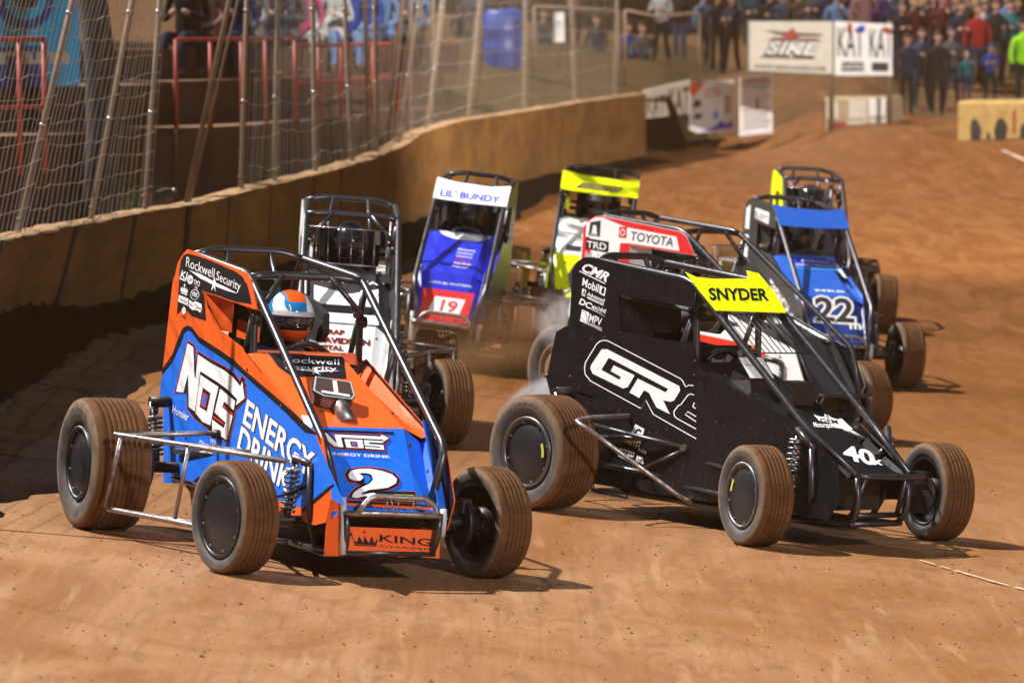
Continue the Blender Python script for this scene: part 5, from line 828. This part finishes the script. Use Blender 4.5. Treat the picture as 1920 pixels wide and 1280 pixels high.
mat('helmet_orange',(.85,.10,.01),rough=.15,var=.01,coat=.8); mat('helmet_blue',(.01,.20,.50),rough=.15,var=.05,coat=.8); mat('helmet_white',(.78,.78,.76),rough=.2,var=.02,coat=.8); mat('helmet_strip',(.42,.42,.44),rough=.3,var=.1)
mat('helmet_black',(.015,.017,.02),rough=.15,coat=1); mat('helmet_silver',(.25,.25,.28),rough=.2,coat=1)

# ---- the eight cars -------------------------------------------------------
def T_(m,l,t,bl,br,tl,b=.03,o=None): return ('t',m,l,t,bl,br,tl,b,o)
SIDE2=[(-1.96,.66),(-2.144,.70),(-2.133,.83),(-2.055,1.315),(-2.03,1.33),(-2.0,1.40),(-1.944,1.445),(-1.863,1.485),(-1.80,1.482),(-.955,1.425),(-.90,1.40),(-.772,1.254),(-1.589,1.292),(-1.50,1.20),(-1.288,1.101),(-.961,1.044),(-.917,1.02),(-.062,.757),(.235,.70),(.40,.44),(.34,.30),(.2,.27),(-.1,.27),(-.6,.14),(-1.55,.14),(-1.62,.27),(-1.93,.27)]
SIDE40=[(-1.70,.66),(-1.937,.672),(-1.944,1.361),(-1.915,1.42),(-1.85,1.455),(-1.78,1.46),(-.95,1.385),(-.90,1.34),(-.905,1.243),(-1.528,1.255),(-1.499,1.05),(-.895,1.035),(-.81,.90),(-.138,.708),(.013,.673),(.323,.485),(.36,.30),(.28,.17),(-1.68,.15)]
GEN=[(-1.70,.66),(-2.05,.68),(-2.0,1.36),(-1.96,1.42),(-1.88,1.46),(-1.80,1.465),(-.98,1.41),(-.92,1.38),(-.82,1.25),(-1.50,1.27),(-1.47,1.05),(-.93,1.02),(-.88,.99),(.02,.72),(.235,.66),(.37,.40),(.30,.2),(-1.60,.15)]
r_,M_,L_=midget((-.761,23.767,23.684),dict(W=.31,side=SIDE2,side_m='orange',side_d=DEC['c2_side'],hood_m='orange',hood_d=DEC['c2_hu'],nose_m='blue',nose_d=DEC['c2_hl'],front_m='orange',front_d=DEC['c2_front'],
    wb=1.80,ft=1.354,rd=.691,rw=.319,ry=.748,steer=9.7,fr_rim=.198,rr_rim=.188,seat_m=SEAT,short_bar=1,flap_m='blue',wheel=dict(FR={},RR={}),red_caliper=1),
    'orange and blue race car with a big white 2 on its nose, nearest the camera')
# carburettor intake filter on the hood
q=MB(); Bm=Matrix.Rotation(R(26),4,'Y')@Matrix.Rotation(R(-14),4,'Z'); cc=Vector((-.24,-.10,.885))
tp=[(-.09,-.10),(.06,-.12),(.10,-.07),(.09,.08),(.05,.10),(-.09,.09)]
f=lambda X,Y,Z:tuple(cc+(Bm@Vector((X,Y,Z))))
q.prism([f(X,Y,.03) for X,Y in tp],[f(X,Y,.02) for X,Y in tp],'charcoal'); q.poly([f(X*.97,Y*.97,.0306) for X,Y in tp],'silver'); q.poly([f(X*.90,Y*.90,.0312) for X,Y in tp],'charcoal'); q.prism([f(X*.95,Y*.95,.02) for X,Y in tp],[f(X*.9,Y*.9,-.045) for X,Y in tp],DARK)
mat('filter_plate',(.06,.035,.03),rough=.5); q.poly([f(X*.80,Y*.80,.0318) for X,Y in tp],'filter_plate'); 
q.poly([f(-.07,-.01,.033),f(.06,-.01,.033),f(.06,.012,.033),f(-.07,.012,.033)],'white'); q.poly([f(.05,-.075,.033),f(.07,-.075,.033),f(.07,.07,.033),f(.05,.07,.033)],'white')
for k in range(22):
    t=k/22; X=.10-.19*t; q.box(f(X,-.112+.0*t,-.01),(.003,.006,.05),STEEL,Bm.to_3x3())
    q.box(f(.093,-.07+.15*t,-.01),(.006,.003,.05),STEEL,Bm.to_3x3())
q.tube([f(.03,0,-.04),(-.16,-.095,.83),(-.05,-.09,.745)],[.045,.042,.046],CHROME,16); q.build('air_filter',r_)
driver(M_,0,'driver in an orange, white and blue helmet in the orange race car','hero',0,'HOFFMAN')
r_,M_,L_=midget((1.832,26.822,41.458),dict(W=.265,bo=-.09,bx=-.96,bz=1.39,zr=1.445,rx=-1.78,foot=(.05,.655),prof=[(-.93,.93),(-.03,.62),(.38,.43)],side=SIDE40,side_m=BLACKP,side_d=DEC['c40_side'],hood_m='black_panel',hood_d=DEC['c40_hu'],nose_m='black_panel',nose_d=DEC['c40_hl'],
    dash_d=DEC['c40_dash'],swz=.85,cowl_z=(.90,1.025),visor_m='yellow',visor_d=DEC['c40_vis'],visor_p=[(-1.0,-.385),(-.965,-.33),(-.955,-.2),(-.96,.08),(-1.02,.12),(-1.0,.20),(-.86,.205),(-.72,.17),(-.73,-.385),(-.86,-.39)],screen=1,screen_len=.50,screen_n=12,screen_side=1,win=(-1.515,1.05,1.25),
    wb=1.718,ft=1.446,yf=.049,ry=.715,rd=.665,rw=.307,steer=-16,bump='single',nerf='tri',sh_hi=1,shy=.36,fr_rim=.178,rr_rim=.2,wheel=dict(FR=dict(ring=1,label=160),RR=dict(ring=1,label=10),FL=dict(ring=1))),
    'black race car with a fluorescent yellow sun visor and a white 40 on its nose')
q=MB(); f=lambda X,Y,Z:(X,Y,.93-.344*(X+.93)+Z)
q.prism([f(-.70,-.21,.13),f(-.70,.0,.13),f(-.58,.0,.05),f(-.58,-.21,.05)],[f(-.72,-.23,-.01),f(-.72,.03,-.01),f(-.54,.03,-.01),f(-.54,-.23,-.01)],DARK); q.poly([f(-.695,-.20,.130),f(-.695,-.01,.130),f(-.588,-.01,.059),f(-.588,-.20,.059)],'white'); q.build('hood_scoop',r_)
q=MB(); q.box(f(-.42,.0,.05),(.13,.17,.13),DARK); q.build('oil_catch_box',r_)
driver(M_,-.09,'driver half hidden behind the rock screen of the black car with the yellow visor','helmet_silver',.02)
# 3 black and white car
r_,M_,L_=midget((-1.13,31.4,3),dict(W=.312,side=GEN,side_m='white',hood_m='charcoal',nose_m='white',flap_m='white',steer=18,screen=1,screen_n=8,screen_len=.50,
    side_d=[('p','black',1,[(-1.95,.9),(-1.0,.8),(-.2,.55),(-.2,.7),(-.95,1.0),(-1.95,1.2)])],
    hood_d=[T_('white',2,'TOYOTA',(-.69,-.21),(-.69,.20),(-.745,-.21),.05),('p','white',1,[(-.62,-.23),(-.50,0),(-.62,.20),(-.25,.20),(-.25,-.23)]),('p','black',2,[(-.30,-.23),(-.30,.2),(-.16,.2),(-.16,-.23)]),
            ('p','white',1,[(-.16,-.23),(-.16,.2),(0,.2),(0,-.23)])],
    nose_d=[T_('red',1,'SCRAP',(.08,-.2),(.08,-.02),(.055,-.2),.07,('black',1,.12)),T_('red',1,'DAVIDSON',(.13,-.2),(.13,.15),(.10,-.2),.07,('black',1,.12)),T_('red',1,'METAL',(.17,-.2),(.17,-.02),(.145,-.2),.07,('black',1,.12)),T_('black',1,'71',(.32,-.12),(.32,.12),(.22,-.12),.06,('red',0,.12))]),
    'black and white race car with bare cage bars, right behind the orange car')
driver(M_,0,'driver in a glossy black helmet behind the open cage of the black and white car','helmet_black',.03)
# 4 blue white red car
r_,M_,L_=midget((-.55,38.2,-4),dict(W=.28,ft=1.30,yf=-.06,bx=-.99,side=GEN,side_m='charcoal',left_sail='charcoal',hood_m='deepblue',nose_m='deepblue',flap_m='deepblue',steer=8,visor_m='white',visor_d=[T_('deepblue',1,"LIL' BUNDY",(-.79,-.25),(-.79,.24),(-.87,-.25),.06)],
    hood_d=[('p','white',1,[(-.875,-.23),(-.80,-.19),(-.74,-.1),(-.72,0),(-.73,.10),(-.80,.18),(-.875,.2)])]+[T_('white' if k!=3 else 'red',2,t,(-.50+.075*k,-.03),(-.50+.075*k,.11-.01*(k%2)),(-.535+.075*k,-.03),.05) for k,t in enumerate(('DMI Engineering','Continental','Gearlock','Triple A','Spike','Hoosier'))],
    nose_d=[T_('white',1,'SIMPSON  BELL  PRIVATE SERVICE',(.10,-.18),(.10,.16),(.085,-.18),.02),('p','brightred',1,[(.14,-.225),(.14,.19),(.36,.17),(.36,-.2)]),('p','white',2,[(.19,-.11),(.19,.13),(.30,.10),(.30,-.15)]),T_('brightred',3,'19',(.285,-.06),(.285,.07),(.21,-.05),.04)]),
    'blue, white and red race car with a white name visor, second from the wall')
driver(M_,0,'driver in shadow behind the white name visor of the blue and red car','helmet_black')
# 5 yellow white car
r_,M_,L_=midget((.62,43.4,-2),dict(W=.335,side=GEN,side_m='yellow',left_m='charcoal',hood_m='white',nose_m='yellow',flap_m='yellow',steer=2,visor_m='yellow',
    visor_d=[('p','charcoal',1,[(-.86,-.16),(-.86,.22),(-.78,.18),(-.78,-.22)]),T_('gold',2,'GUARDIAN',(-.795,-.18),(-.795,.18),(-.85,-.15),.04)],
    hood_d=[T_('charcoal',1,'AUTOWORKS',(-.62,-.05),(-.62,.14),(-.66,-.05),.04),T_('charcoal',1,'ENGLER',(-.53,-.05),(-.53,.14),(-.57,-.05),.04),T_('charcoal',1,'Schnee',(-.38,-.14),(-.38,.14),(-.46,-.14),.02),T_('charcoal',1,'MOTORSPORT',(-.30,-.14),(-.30,.14),(-.33,-.14),.02),('p','charcoal',1,[(-.2,-.23),(-.2,.2),(-.06,.2),(-.06,-.23)])],
    nose_d=[('p','charcoal',1,[(.09,-.13),(.09,.16),(.18,.18),(.30,.14),(.30,-.14),(.18,-.18)]),T_('gold',2,'67',(.28,-.12),(.28,.12),(.11,-.10),.10)]),
    'fluorescent yellow and white race car farthest back in the middle of the pack')
driver(M_,0,'driver in a grey helmet in the yellow and white car','helmet_silver')
# 6 red white car
RS=[('p','brightred',.6,[(-2.0,1.0),(-2.0,1.36),(-1.96,1.42),(-1.88,1.46),(-1.80,1.462),(-.98,1.408),(-.92,1.378),(-.82,1.252),(-1.50,1.272),(-1.47,1.05),(-1.44,.98)]),('p','white',1,[(-1.97,1.40),(-1.88,1.45),(-1.80,1.452),(-1.55,1.40),(-1.02,1.37),(-.98,1.27),(-1.50,1.285),(-1.60,1.28),(-1.62,1.05),(-1.98,1.03)]),('p','brightred',2,[(-1.99,1.30),(-1.93,1.30),(-1.86,1.02),(-1.99,1.02)]),
    T_('black',2,'TOYOTA',(-1.50,1.31),(-1.05,1.295),(-1.49,1.375),.02),('p','brightred',2,[(-1.62,1.32),(-1.54,1.32),(-1.54,1.40),(-1.62,1.40)]),T_('white',3,'O',(-1.605,1.335),(-1.555,1.335),(-1.605,1.385),.02),
    ('p','charcoal',2,[(-1.94,1.31),(-1.82,1.31),(-1.82,1.43),(-1.93,1.41)]),('p','white',3,[(-1.91,1.33),(-1.85,1.33),(-1.865,1.39),(-1.895,1.39)]),T_('white',4,'AIR',(-1.92,1.315),(-1.84,1.315),(-1.92,1.335),.02),
    ('p','black',3,[(-1.96,1.21),(-1.72,1.20),(-1.72,1.28),(-1.96,1.29)]),T_('white',4,'TRD',(-1.95,1.22),(-1.74,1.215),(-1.95,1.27),.03),T_('silver',3,'Mobil 1',(-1.96,1.12),(-1.68,1.11),(-1.96,1.19),.04,('white',2,.12)),
    ('p','white',1,[(-1.9,.70),(-1.9,1.0),(-.95,.98),(-.3,.78),(.1,.62),(-.4,.35),(-1.5,.4)]),('p','charcoal',2,[(-1.0,.98),(-.3,.78),(-.75,.75)]),('p','red',3,[(-.95,.70),(-.2,.66),(.2,.52),(-.2,.60),(-.95,.63)]),('p','red',3,[(-.8,.5),(-.1,.44),(-.15,.48),(-.8,.56)]),T_('charcoal',3,'97',(-1.65,.52),(-1.05,.50),(-1.62,.90),.10,('red',2,.16))]
r_,M_,L_=midget((2.03,34.4,43),dict(W=.285,wb=1.62,ry=.70,side=GEN,side_m='white',side_d=RS,hood_m='charcoal',nose_m='charcoal',flap_m='charcoal',steer=-12,screen=1,screen_n=3,screen_len=.55,bump='single',nerf='tri',
    hood_d=[T_('white',1,'Curb',(-.40,-.18),(-.40,.16),(-.52,-.18),.03),T_('white',1,'MPI',(-.2,-.15),(-.2,.1),(-.28,-.15),.04)],wheel=dict(RR=dict(brown=1))),
    'red and white race car with a charcoal hood, right behind the black car')
driver(M_,0,'driver in a dark helmet in the red and white car','helmet_black')
# 7 blue car
r_,M_,L_=midget((2.66,40.6,11),dict(W=.29,side=GEN,side_m='charcoal',hood_m='midblue',nose_m='navy',flap_m='navy',steer=3,visor_m='midblue',
    side_d=[('p','white',1,[(-1.93,1.2),(-1.78,1.2),(-1.78,1.42),(-1.93,1.38)]),('p','white',1,[(-1.92,.95),(-1.78,.95),(-1.78,1.15),(-1.92,1.15)]),('p','white',1,[(-1.6,1.31),(-1.1,1.28),(-1.1,1.38),(-1.6,1.40)]),T_('charcoal',2,'ELLIOTT',(-1.58,1.32),(-1.12,1.295),(-1.58,1.37),.03),T_('white',2,'TRENCH',(-.9,.70),(-.2,.52),(-.9,.82),.04)],
    hood_d=[('p','deepblue',1,[(-.80,-.2),(-.80,.2),(-.62,.2),(-.62,-.2)]),T_('white',2,'TOTTEN',(-.74,-.1),(-.74,.16),(-.78,-.1),.03),T_('white',2,'CHASSIS & MACHINE',(-.65,-.18),(-.65,.18),(-.69,-.18),.04),('p','sky',1,[(-.61,-.2),(-.61,.2),(-.58,.2),(-.58,-.2)]),('p','white',1,[(-.75,.19),(-.72,.23),(-.40,.235),(-.45,.21)]),T_('white',1,'MRB',(-.09,-.12),(-.09,.14),(-.125,-.12),.04)],
    nose_d=[T_('charcoal',3,'22',(.20,-.18),(.20,.16),(.03,-.16),.05,('white',2,.16)),T_('white',3,'m',(.25,.11),(.25,.21),(.19,.11),.06)]),
    'blue race car with 22 on its nose at the right of the pack')
driver(M_,0,'driver in shadow behind the windscreen bars of the blue car','helmet_black')
# 8 last black car
r_,M_,L_=midget((2.95,47.0,2),dict(W=.29,side=GEN,side_m='yellow',left_m='black',hood_m='black',nose_m='black',flap_m='black',steer=3,screen=1,screen_n=8),
    'black race car with fluorescent yellow side board, last in the pack behind the blue car')
driver(M_,0,'driver in a dark blue helmet in the rearmost black car','helmet_black',.02)
# ================================================================ spectators
HUM={}
def human(kind):
    if kind in HUM: return HUM[kind]
    sit=kind.startswith('sit')
    if sit: V=[(0,0,.0),(0,.02,.22),(0,.0,.44),(0,-.02,.52),(0,-.03,.58)]
    else: V=[(0,0,.95),(0,0,1.12),(0,0,1.36),(0,0,1.47),(0,-.01,1.53)]
    E=[(0,1),(1,2),(2,3),(3,4)]; Rr=[(.15,.11),(.145,.105),(.165,.10),(.055,.055),(.052,.052)]
    z0=V[2][2]; h0=V[0][2]
    for s in(-1,1):
        b=len(V)
        V+=[(s*.09,0,h0-.05)]; E+=[(0,b)]; Rr+=[(.09,.09)]
        if sit: V+=[(s*.11,-.42,h0+.02),(s*.12,-.46,h0-.36),(s*.12,-.56,h0-.42)]
        elif kind=='stand2': V+=[(s*.12,-.02,.50),(s*.15,.02+.05*s,.08),(s*.16,-.10,.04)]
        else: V+=[(s*.10,-.02,.50),(s*.10,.03,.08),(s*.11,-.10,.04)]
        E+=[(b,b+1),(b+1,b+2),(b+2,b+3)]; Rr+=[.065,.045,.04]
        a=len(V); V+=[(s*.20,0,z0+.0)]; E+=[(2,a)]; Rr+=[.055]
        if kind in('stand2','sit2'): V+=[(s*.27,-.05,z0-.26),(s*.10,-.24,z0-.18),(s*.04,-.28,z0-.14)]
        elif kind=='stand3' and s>0: V+=[(s*.26,-.10,z0-.22),(s*.12,-.25,z0-.02),(s*.08,-.24,z0+.10)]
        elif sit: V+=[(s*.25,-.08,z0-.24),(s*.16,-.32,z0-.36),(s*.12,-.39,z0-.36)]
        else: V+=[(s*.25,.02,z0-.27),(s*.25,-.06,z0-.52),(s*.25,-.08,z0-.61)]
        E+=[(a,a+1),(a+1,a+2),(a+2,a+3)]; Rr+=[.045,.036,.030]
    me=skin_mesh('body',V,E,Rr,0,1)
    # head joined into the same mesh
    q=MB(); top=V[4]; q.sphere((0,top[1]-.015,top[2]+.12),(.078,.098,.118),SKIN,14,10,lambda p:Vector((p.x*(1-.15*max(0,-p.z)),p.y*(1 if p.y>0 else 1-.06*abs(p.z)),p.z)))
    q.add([(-.015,top[1]-.11,top[2]+.10),(.015,top[1]-.11,top[2]+.10),(0,top[1]-.135,top[2]+.095),(0,top[1]-.11,top[2]+.135)],[(0,1,2),(0,2,3),(1,3,2)],SKIN)
    vs=[tuple(v.co) for v in me.vertices]; fs=[tuple(p.vertices) for p in me.polygons]; n0=len(fs); b=len(vs)
    vs+=q.v; fs+=[tuple(i+b for i in f) for f in q.f]
    m2=bpy.data.meshes.new('body'); m2.from_pydata(vs,[],fs); mi=[]
    for i,p in enumerate(m2.polygons):
        c=p.center; p.use_smooth=True
        if i>=n0: k=0
        elif c.z>top[2]-.03: k=0
        elif c.z<(h0-.03) or (sit and c.y<-.12 and c.z<h0+.16 and abs(c.x)<.2): k=2
        else:
            k=1
            # hands
            if not sit and kind=='stand' and abs(c.x)>.2 and c.z<z0-.53: k=0
            if kind in('stand2','sit2') and c.y<-.24 and abs(c.x)<.12 and c.z>h0+.2: k=0
            if kind=='stand3' and c.x>0 and c.y<-.2 and c.z>z0+.0: k=0
        if (sit and c.z<h0-.36) or (not sit and c.z<.09): k=3
        mi.append(k)
    m2.polygons.foreach_set('material_index',mi); m2.update(); HUM[kind]=(m2,top); return HUM[kind]
CL=dict(dark=(.015,.015,.018),navy=(.02,.03,.07),denim=(.05,.08,.16),royal=(.01,.06,.38),lightblue=(.16,.28,.52),grey=(.12,.12,.13),red=(.5,.02,.02),pink=(.55,.06,.20),white=(.6,.6,.6),teal=(.02,.20,.22),purple=(.12,.03,.28),brown=(.08,.045,.03),tan=(.3,.2,.12),lime=(.35,.85,.02),maroon=(.12,.015,.015),rose=(.42,.2,.2))
for k,v in CL.items(): mat('cloth_'+k,tuple(c*.42 if k!='lime' else c*.6 for c in v),rough=.9,var=.2,scale=9,spec=.2)
mat('hair_dark',(.02,.013,.01),rough=.8); mat('hair_brown',(.08,.045,.02),rough=.8); mat('hair_blond',(.3,.2,.08),rough=.8); 
BM={}
def person(loc,h,face,top,bot,kind,label,group,hair='dark',hat=None,hoodie=False):
    me,tp=human(kind); key=(kind,top,bot)
    if key not in BM:
        m=me.copy(); ix=[p.material_index for p in me.polygons]; m.materials.clear()
        for x in(SKIN,MATS['cloth_'+top],MATS['cloth_'+bot],MATS['rubber']): m.materials.append(x)
        m.polygons.foreach_set('material_index',ix); m.update(); BM[key]=m
    s=h/1.77; root=empty('person',label,'person',loc,group=group); root.rotation_euler=(0,0,face); root.scale=(s,s,s)
    o=bpy.data.objects.new('body',BM[key]); C.collection.objects.link(o); o.parent=root
    q=MB(); c=(0,tp[1]-.005,tp[2]+.135); hm=MATS['cloth_'+hat] if hat else MATS['hair_'+hair]
    def fn(p): return Vector((p.x,p.y,max(p.z,-.75 if (p.y>.1 and not hat) else (.05 if hat else .15))))
    q.sphere(c,(.088,.108,.118),hm,14,10,fn)
    if hat: q.prism([(-.06,tp[1]-.09,c[2]+.02),(.06,tp[1]-.09,c[2]+.02),(.05,tp[1]-.19,c[2]+.01),(-.05,tp[1]-.19,c[2]+.01)],[(-.06,tp[1]-.09,c[2]+.03),(.06,tp[1]-.09,c[2]+.03),(.05,tp[1]-.19,c[2]+.018),(-.05,tp[1]-.19,c[2]+.018)],hm)
    q.build('cap' if hat else 'hair',root); return root
from mathutils.bvhtree import BVHTree
EB=BVHTree.FromPolygons([v.co for v in EMB.data.vertices],[tuple(p.vertices) for p in EMB.data.polygons])
def surf(x,y):
    z=ground_z(x,y); h=EB.ray_cast(Vector((x,y,9)),Vector((0,0,-1)))
    return max(z,h[0].z) if h[0] is not None else z
def P_(px,py,d0):
    '''where the view ray through the feet meets the ground'''
    d=82.0
    while d<114:
        p=at(px,py,d); z=surf(p.x,p.y)
        if p.z<=z: p.z=z-.02; return p
        d+=.15
    p=at(px,py,d0); p.z=surf(p.x,p.y); return p
ORD=['first','second','third','fourth','fifth','sixth','seventh','eighth','ninth','tenth','eleventh','twelfth','thirteenth','fourteenth','fifteenth','sixteenth','seventeenth','eighteenth','nineteenth','twentieth']
# standing at the far end
person(P_(1700,218,90),1.60,.25,'navy','dark','stand','man in dark jacket standing on the dirt left of the woman in black','people on the dirt by the barrier',hat='brown')
person(P_(1728,210,92),1.66,-.3,'denim','denim','stand2','person in blue jacket standing behind the man in dark jacket','people on the dirt by the barrier')
person(P_(1757,218,90),1.68,.1,'dark','dark','stand','woman in long black coat standing on the dirt path','people on the dirt by the barrier',hair='dark')
person(P_(1783,205,93),1.62,-.2,'grey','navy','stand2','person in grey jacket standing right behind the woman in black','people on the dirt by the barrier')
person(P_(1812,190,94),1.00,.2,'teal','navy','stand3','small child in teal top standing above the yellow barrier','children above the yellow barrier',hair='blond')
person(P_(1857,192,94),1.16,-.2,'royal','dark','stand2','child in blue jacket and cap standing above the yellow barrier','children above the yellow barrier',hat='royal')
q_=person(P_(1832,172,99),1.78,.0,'red','denim','stand','person in bright red sweatshirt behind the children','people on the dirt by the barrier',hair='brown')
person(P_(1800,170,100),1.80,.2,'navy','denim','stand2','person in navy jacket left of the red sweatshirt','people on the dirt by the barrier')
person(P_(1866,165,101),1.78,-.1,'dark','grey','stand','person in dark jacket right of the red sweatshirt','people on the dirt by the barrier')
person(P_(1918,208,92),1.82,.3,'lime','dark','stand','worker in fluorescent lime jacket at the right edge','people on the dirt by the barrier',hat='dark')
person(P_(1893,160,100),1.75,-.3,'teal','navy','stand2','person in teal top between the red sweatshirt and the lime jacket','people on the dirt by the barrier')
person(P_(1345,140,84),1.85,.3,'dark','dark','stand','broad man in black jacket standing left of the cream sign','people left of the cream sign',hat='brown')
person(P_(1372,138,86),1.75,-.5,'navy','dark','stand2','person in navy coat close behind the broad man in black','people left of the cream sign')
person(P_(1318,126,88),1.70,.6,'lightblue','dark','stand','person with pale blue sleeve left of the broad man in black','people left of the cream sign')
cols=['navy','dark','denim','brown','grey','navy','lightblue','dark','rose','purple','denim','navy','dark','grey','maroon','denim','navy','white']
for i in range(18):
    px=1418+i*25+random.uniform(-4,4); c=cols[i]
    person(P_(px,128+random.uniform(-6,8)+ (22 if px>1690 else 0),96+random.uniform(0,1)),random.uniform(1.6,1.85),random.uniform(-.5,.5),c,random.choice(['dark','navy','denim']),random.choice(['stand','stand2','stand3']),'spectator in %s, %s from the left in the front row above banners'%(c.replace('royal','bright blue').replace('dark','black').replace('lightblue','light blue'),ORD[i]),'front row of spectators above the banners',hair=random.choice(['dark','brown','blond']),hat=random.choice([None,None,'dark','navy']))
for i in range(20):
    px=1400+i*27+random.uniform(-5,5); c=random.choice(list(CL)[:14]); 
    person(P_(px,92+random.uniform(-6,6),103+random.uniform(0,2)),random.uniform(1.6,1.85),random.uniform(-.5,.5),c,random.choice(['dark','navy','denim','grey']),random.choice(['stand','stand2']),'spectator in %s, %s from the left in the back row above banners'%(c.replace('royal','bright blue').replace('dark','black').replace('lightblue','light blue'),ORD[i]),'back row of spectators above the banners',hair=random.choice(['dark','brown','blond']))
for i,(px,py,c,b) in enumerate([(1120,96,'navy','dark'),(1178,110,'royal','dark'),(1205,112,'grey','dark'),(1240,118,'white','dark'),(1275,118,'dark','denim'),(1020,84,'grey','denim'),(1075,88,'rose','dark'),(865,70,'denim','dark'),(890,80,'lightblue','grey')]):
    person(P_(px,py,90),1.7,random.uniform(-.6,.6),c,b,random.choice(['stand','stand2','sit']),'spectator in %s, %s from the left behind the far fence and rails'%(c.replace('dark','black').replace('royal','bright blue').replace('lightblue','light blue'),['sixth','seventh','eighth','ninth','tenth','third','fifth','first','second'][i]),'spectators behind the far fence')
for i in range(20):
    px=1395+i*27+random.uniform(-6,6); c=random.choice(list(CL)[:14])
    person(P_(px,70+random.uniform(-5,5),108+random.uniform(0,2)),random.uniform(1.6,1.85),random.uniform(-.5,.5),c,random.choice(['dark','navy','denim','grey']),'stand','spectator in %s, %s from the left in the topmost row above the banners'%(c.replace('royal','bright blue').replace('dark','black').replace('lightblue','light blue'),ORD[i]),'topmost row of spectators above the banners',hair=random.choice(['dark','brown','blond']))
for i in range(12):
    px=1690+i*20+random.uniform(-4,4); c=random.choice(['dark','navy','denim','grey','brown','maroon','lightblue'])
    person(P_(px,150+random.uniform(-4,4),99.5+random.uniform(0,1)),random.uniform(1.6,1.85),random.uniform(-.5,.5),c,random.choice(['dark','navy','denim']),random.choice(['stand','stand2','stand3']),'spectator in %s, %s from the left in the group behind the yellow barrier'%(c.replace('dark','black').replace('lightblue','light blue'),ORD[i]),'group of spectators behind the yellow barrier',hair=random.choice(['dark','brown','blond']))
# seated on the top terrace behind the left fence
seat=[(352,56.2,'dark','navy'),(385,56.4,'rose','dark'),(415,56.6,'navy','denim'),(440,57,'royal','grey'),(468,57,'white','denim'),(512,57.4,'denim','navy'),(538,57.8,'grey','dark'),(565,58,'pink','white'),(590,58.4,'white','grey'),(622,58.8,'white','lightblue'),(652,59.2,'royal','lightblue'),(684,59.6,'royal','lightblue'),(716,60.4,'lightblue','denim'),(745,61,'denim','grey'),(775,62,'lightblue','brown')]
for i,(px,d,c,b) in enumerate(seat):
    d=interp(px,[330,480,640,860],[53.3,55.3,60.1,69.1])+.12; p=at(px,100,d); p.z=2.52+.13
    person(p,1.75,random.uniform(-.5,.3),c,b,random.choice(['sit','sit2']),'seated spectator in %s, %s from the left on the upper terrace'%(c.replace('dark','black').replace('royal','bright blue').replace('lightblue','light blue'),ORD[i]),'spectators seated on the upper terrace',hat=random.choice([None,'royal','dark']))
# ================================================================ dust
def dust(name,label,c,rad,dens,col,ns=3.0,rot=0):
    m=bpy.data.materials.new(name); m.use_nodes=True; nt=m.node_tree; nt.nodes.remove(nt.nodes['Principled BSDF']); out=nt.nodes['Material Output']
    v=nd(nt,'ShaderNodeVolumePrincipled'); v.inputs['Color'].default_value=(*col,1); v.inputs['Anisotropy'].default_value=.1
    tc=nd(nt,'ShaderNodeTexCoord'); ln=nd(nt,'ShaderNodeVectorMath',operation='LENGTH'); nt.links.new(tc.outputs['Object'],ln.inputs[0])
    mr=nd(nt,'ShaderNodeMapRange'); mr.inputs[1].default_value=.15; mr.inputs[2].default_value=.98; mr.inputs[3].default_value=1; mr.inputs[4].default_value=0; mr.interpolation_type='SMOOTHSTEP'; nt.links.new(ln.outputs['Value'],mr.inputs[0])
    nz=nd(nt,'ShaderNodeTexNoise'); nz.inputs['Scale'].default_value=ns; nz.inputs['Detail'].default_value=4; nz.inputs['Distortion'].default_value=.6; nt.links.new(tc.outputs['Object'],nz.inputs['Vector'])
    m2=nd(nt,'ShaderNodeMapRange'); m2.inputs[1].default_value=.40; m2.inputs[2].default_value=.66; nt.links.new(nz.outputs[0],m2.inputs[0])
    mm=nd(nt,'ShaderNodeMath',operation='MULTIPLY'); nt.links.new(mr.outputs[0],mm.inputs[0]); nt.links.new(m2.outputs[0],mm.inputs[1])
    m3=nd(nt,'ShaderNodeMath',operation='MULTIPLY'); m3.inputs[1].default_value=dens; nt.links.new(mm.outputs[0],m3.inputs[0]); nt.links.new(m3.outputs[0],v.inputs['Density']); nt.links.new(v.outputs[0],out.inputs['Volume'])
    q=MB(); q.sphere((0,0,0),(1,1,1),m,20,14); o=q.build('dust_cloud'); o.location=c; o.scale=rad; o.rotation_euler=(0,rot,0); tag(o,label,'dust',kind='stuff'); return o
dust('dust_a','pale dust puff thrown up behind the rear tyre of the black car',at(1030,742,28.9),(.40,.5,.15),22,(.85,.83,.86),2.2,R(-28))
dust('dust_b','pale dust drifting off the tyre of the red and white car',at(1050,600,33.6),(.24,.35,.26),7,(.8,.72,.72),2.0)
dust('dust_c','brown dust hanging around the middle of the pack',at(890,640,37.0),(1.9,1.5,.5),.55,(.66,.34,.14),1.6)
m=bpy.data.materials.new('haze'); m.use_nodes=True; nt=m.node_tree; nt.nodes.remove(nt.nodes['Principled BSDF']); v=nd(nt,'ShaderNodeVolumePrincipled'); v.inputs['Color'].default_value=(.82,.46,.22,1); v.inputs['Density'].default_value=HAZE; nt.links.new(v.outputs[0],nt.nodes['Material Output'].inputs['Volume'])
q=MB(); q.box((0,78,12),(130,240,29),m); o=q.build('haze'); tag(o,'thin brown dust haze over the whole track','haze',kind='stuff')
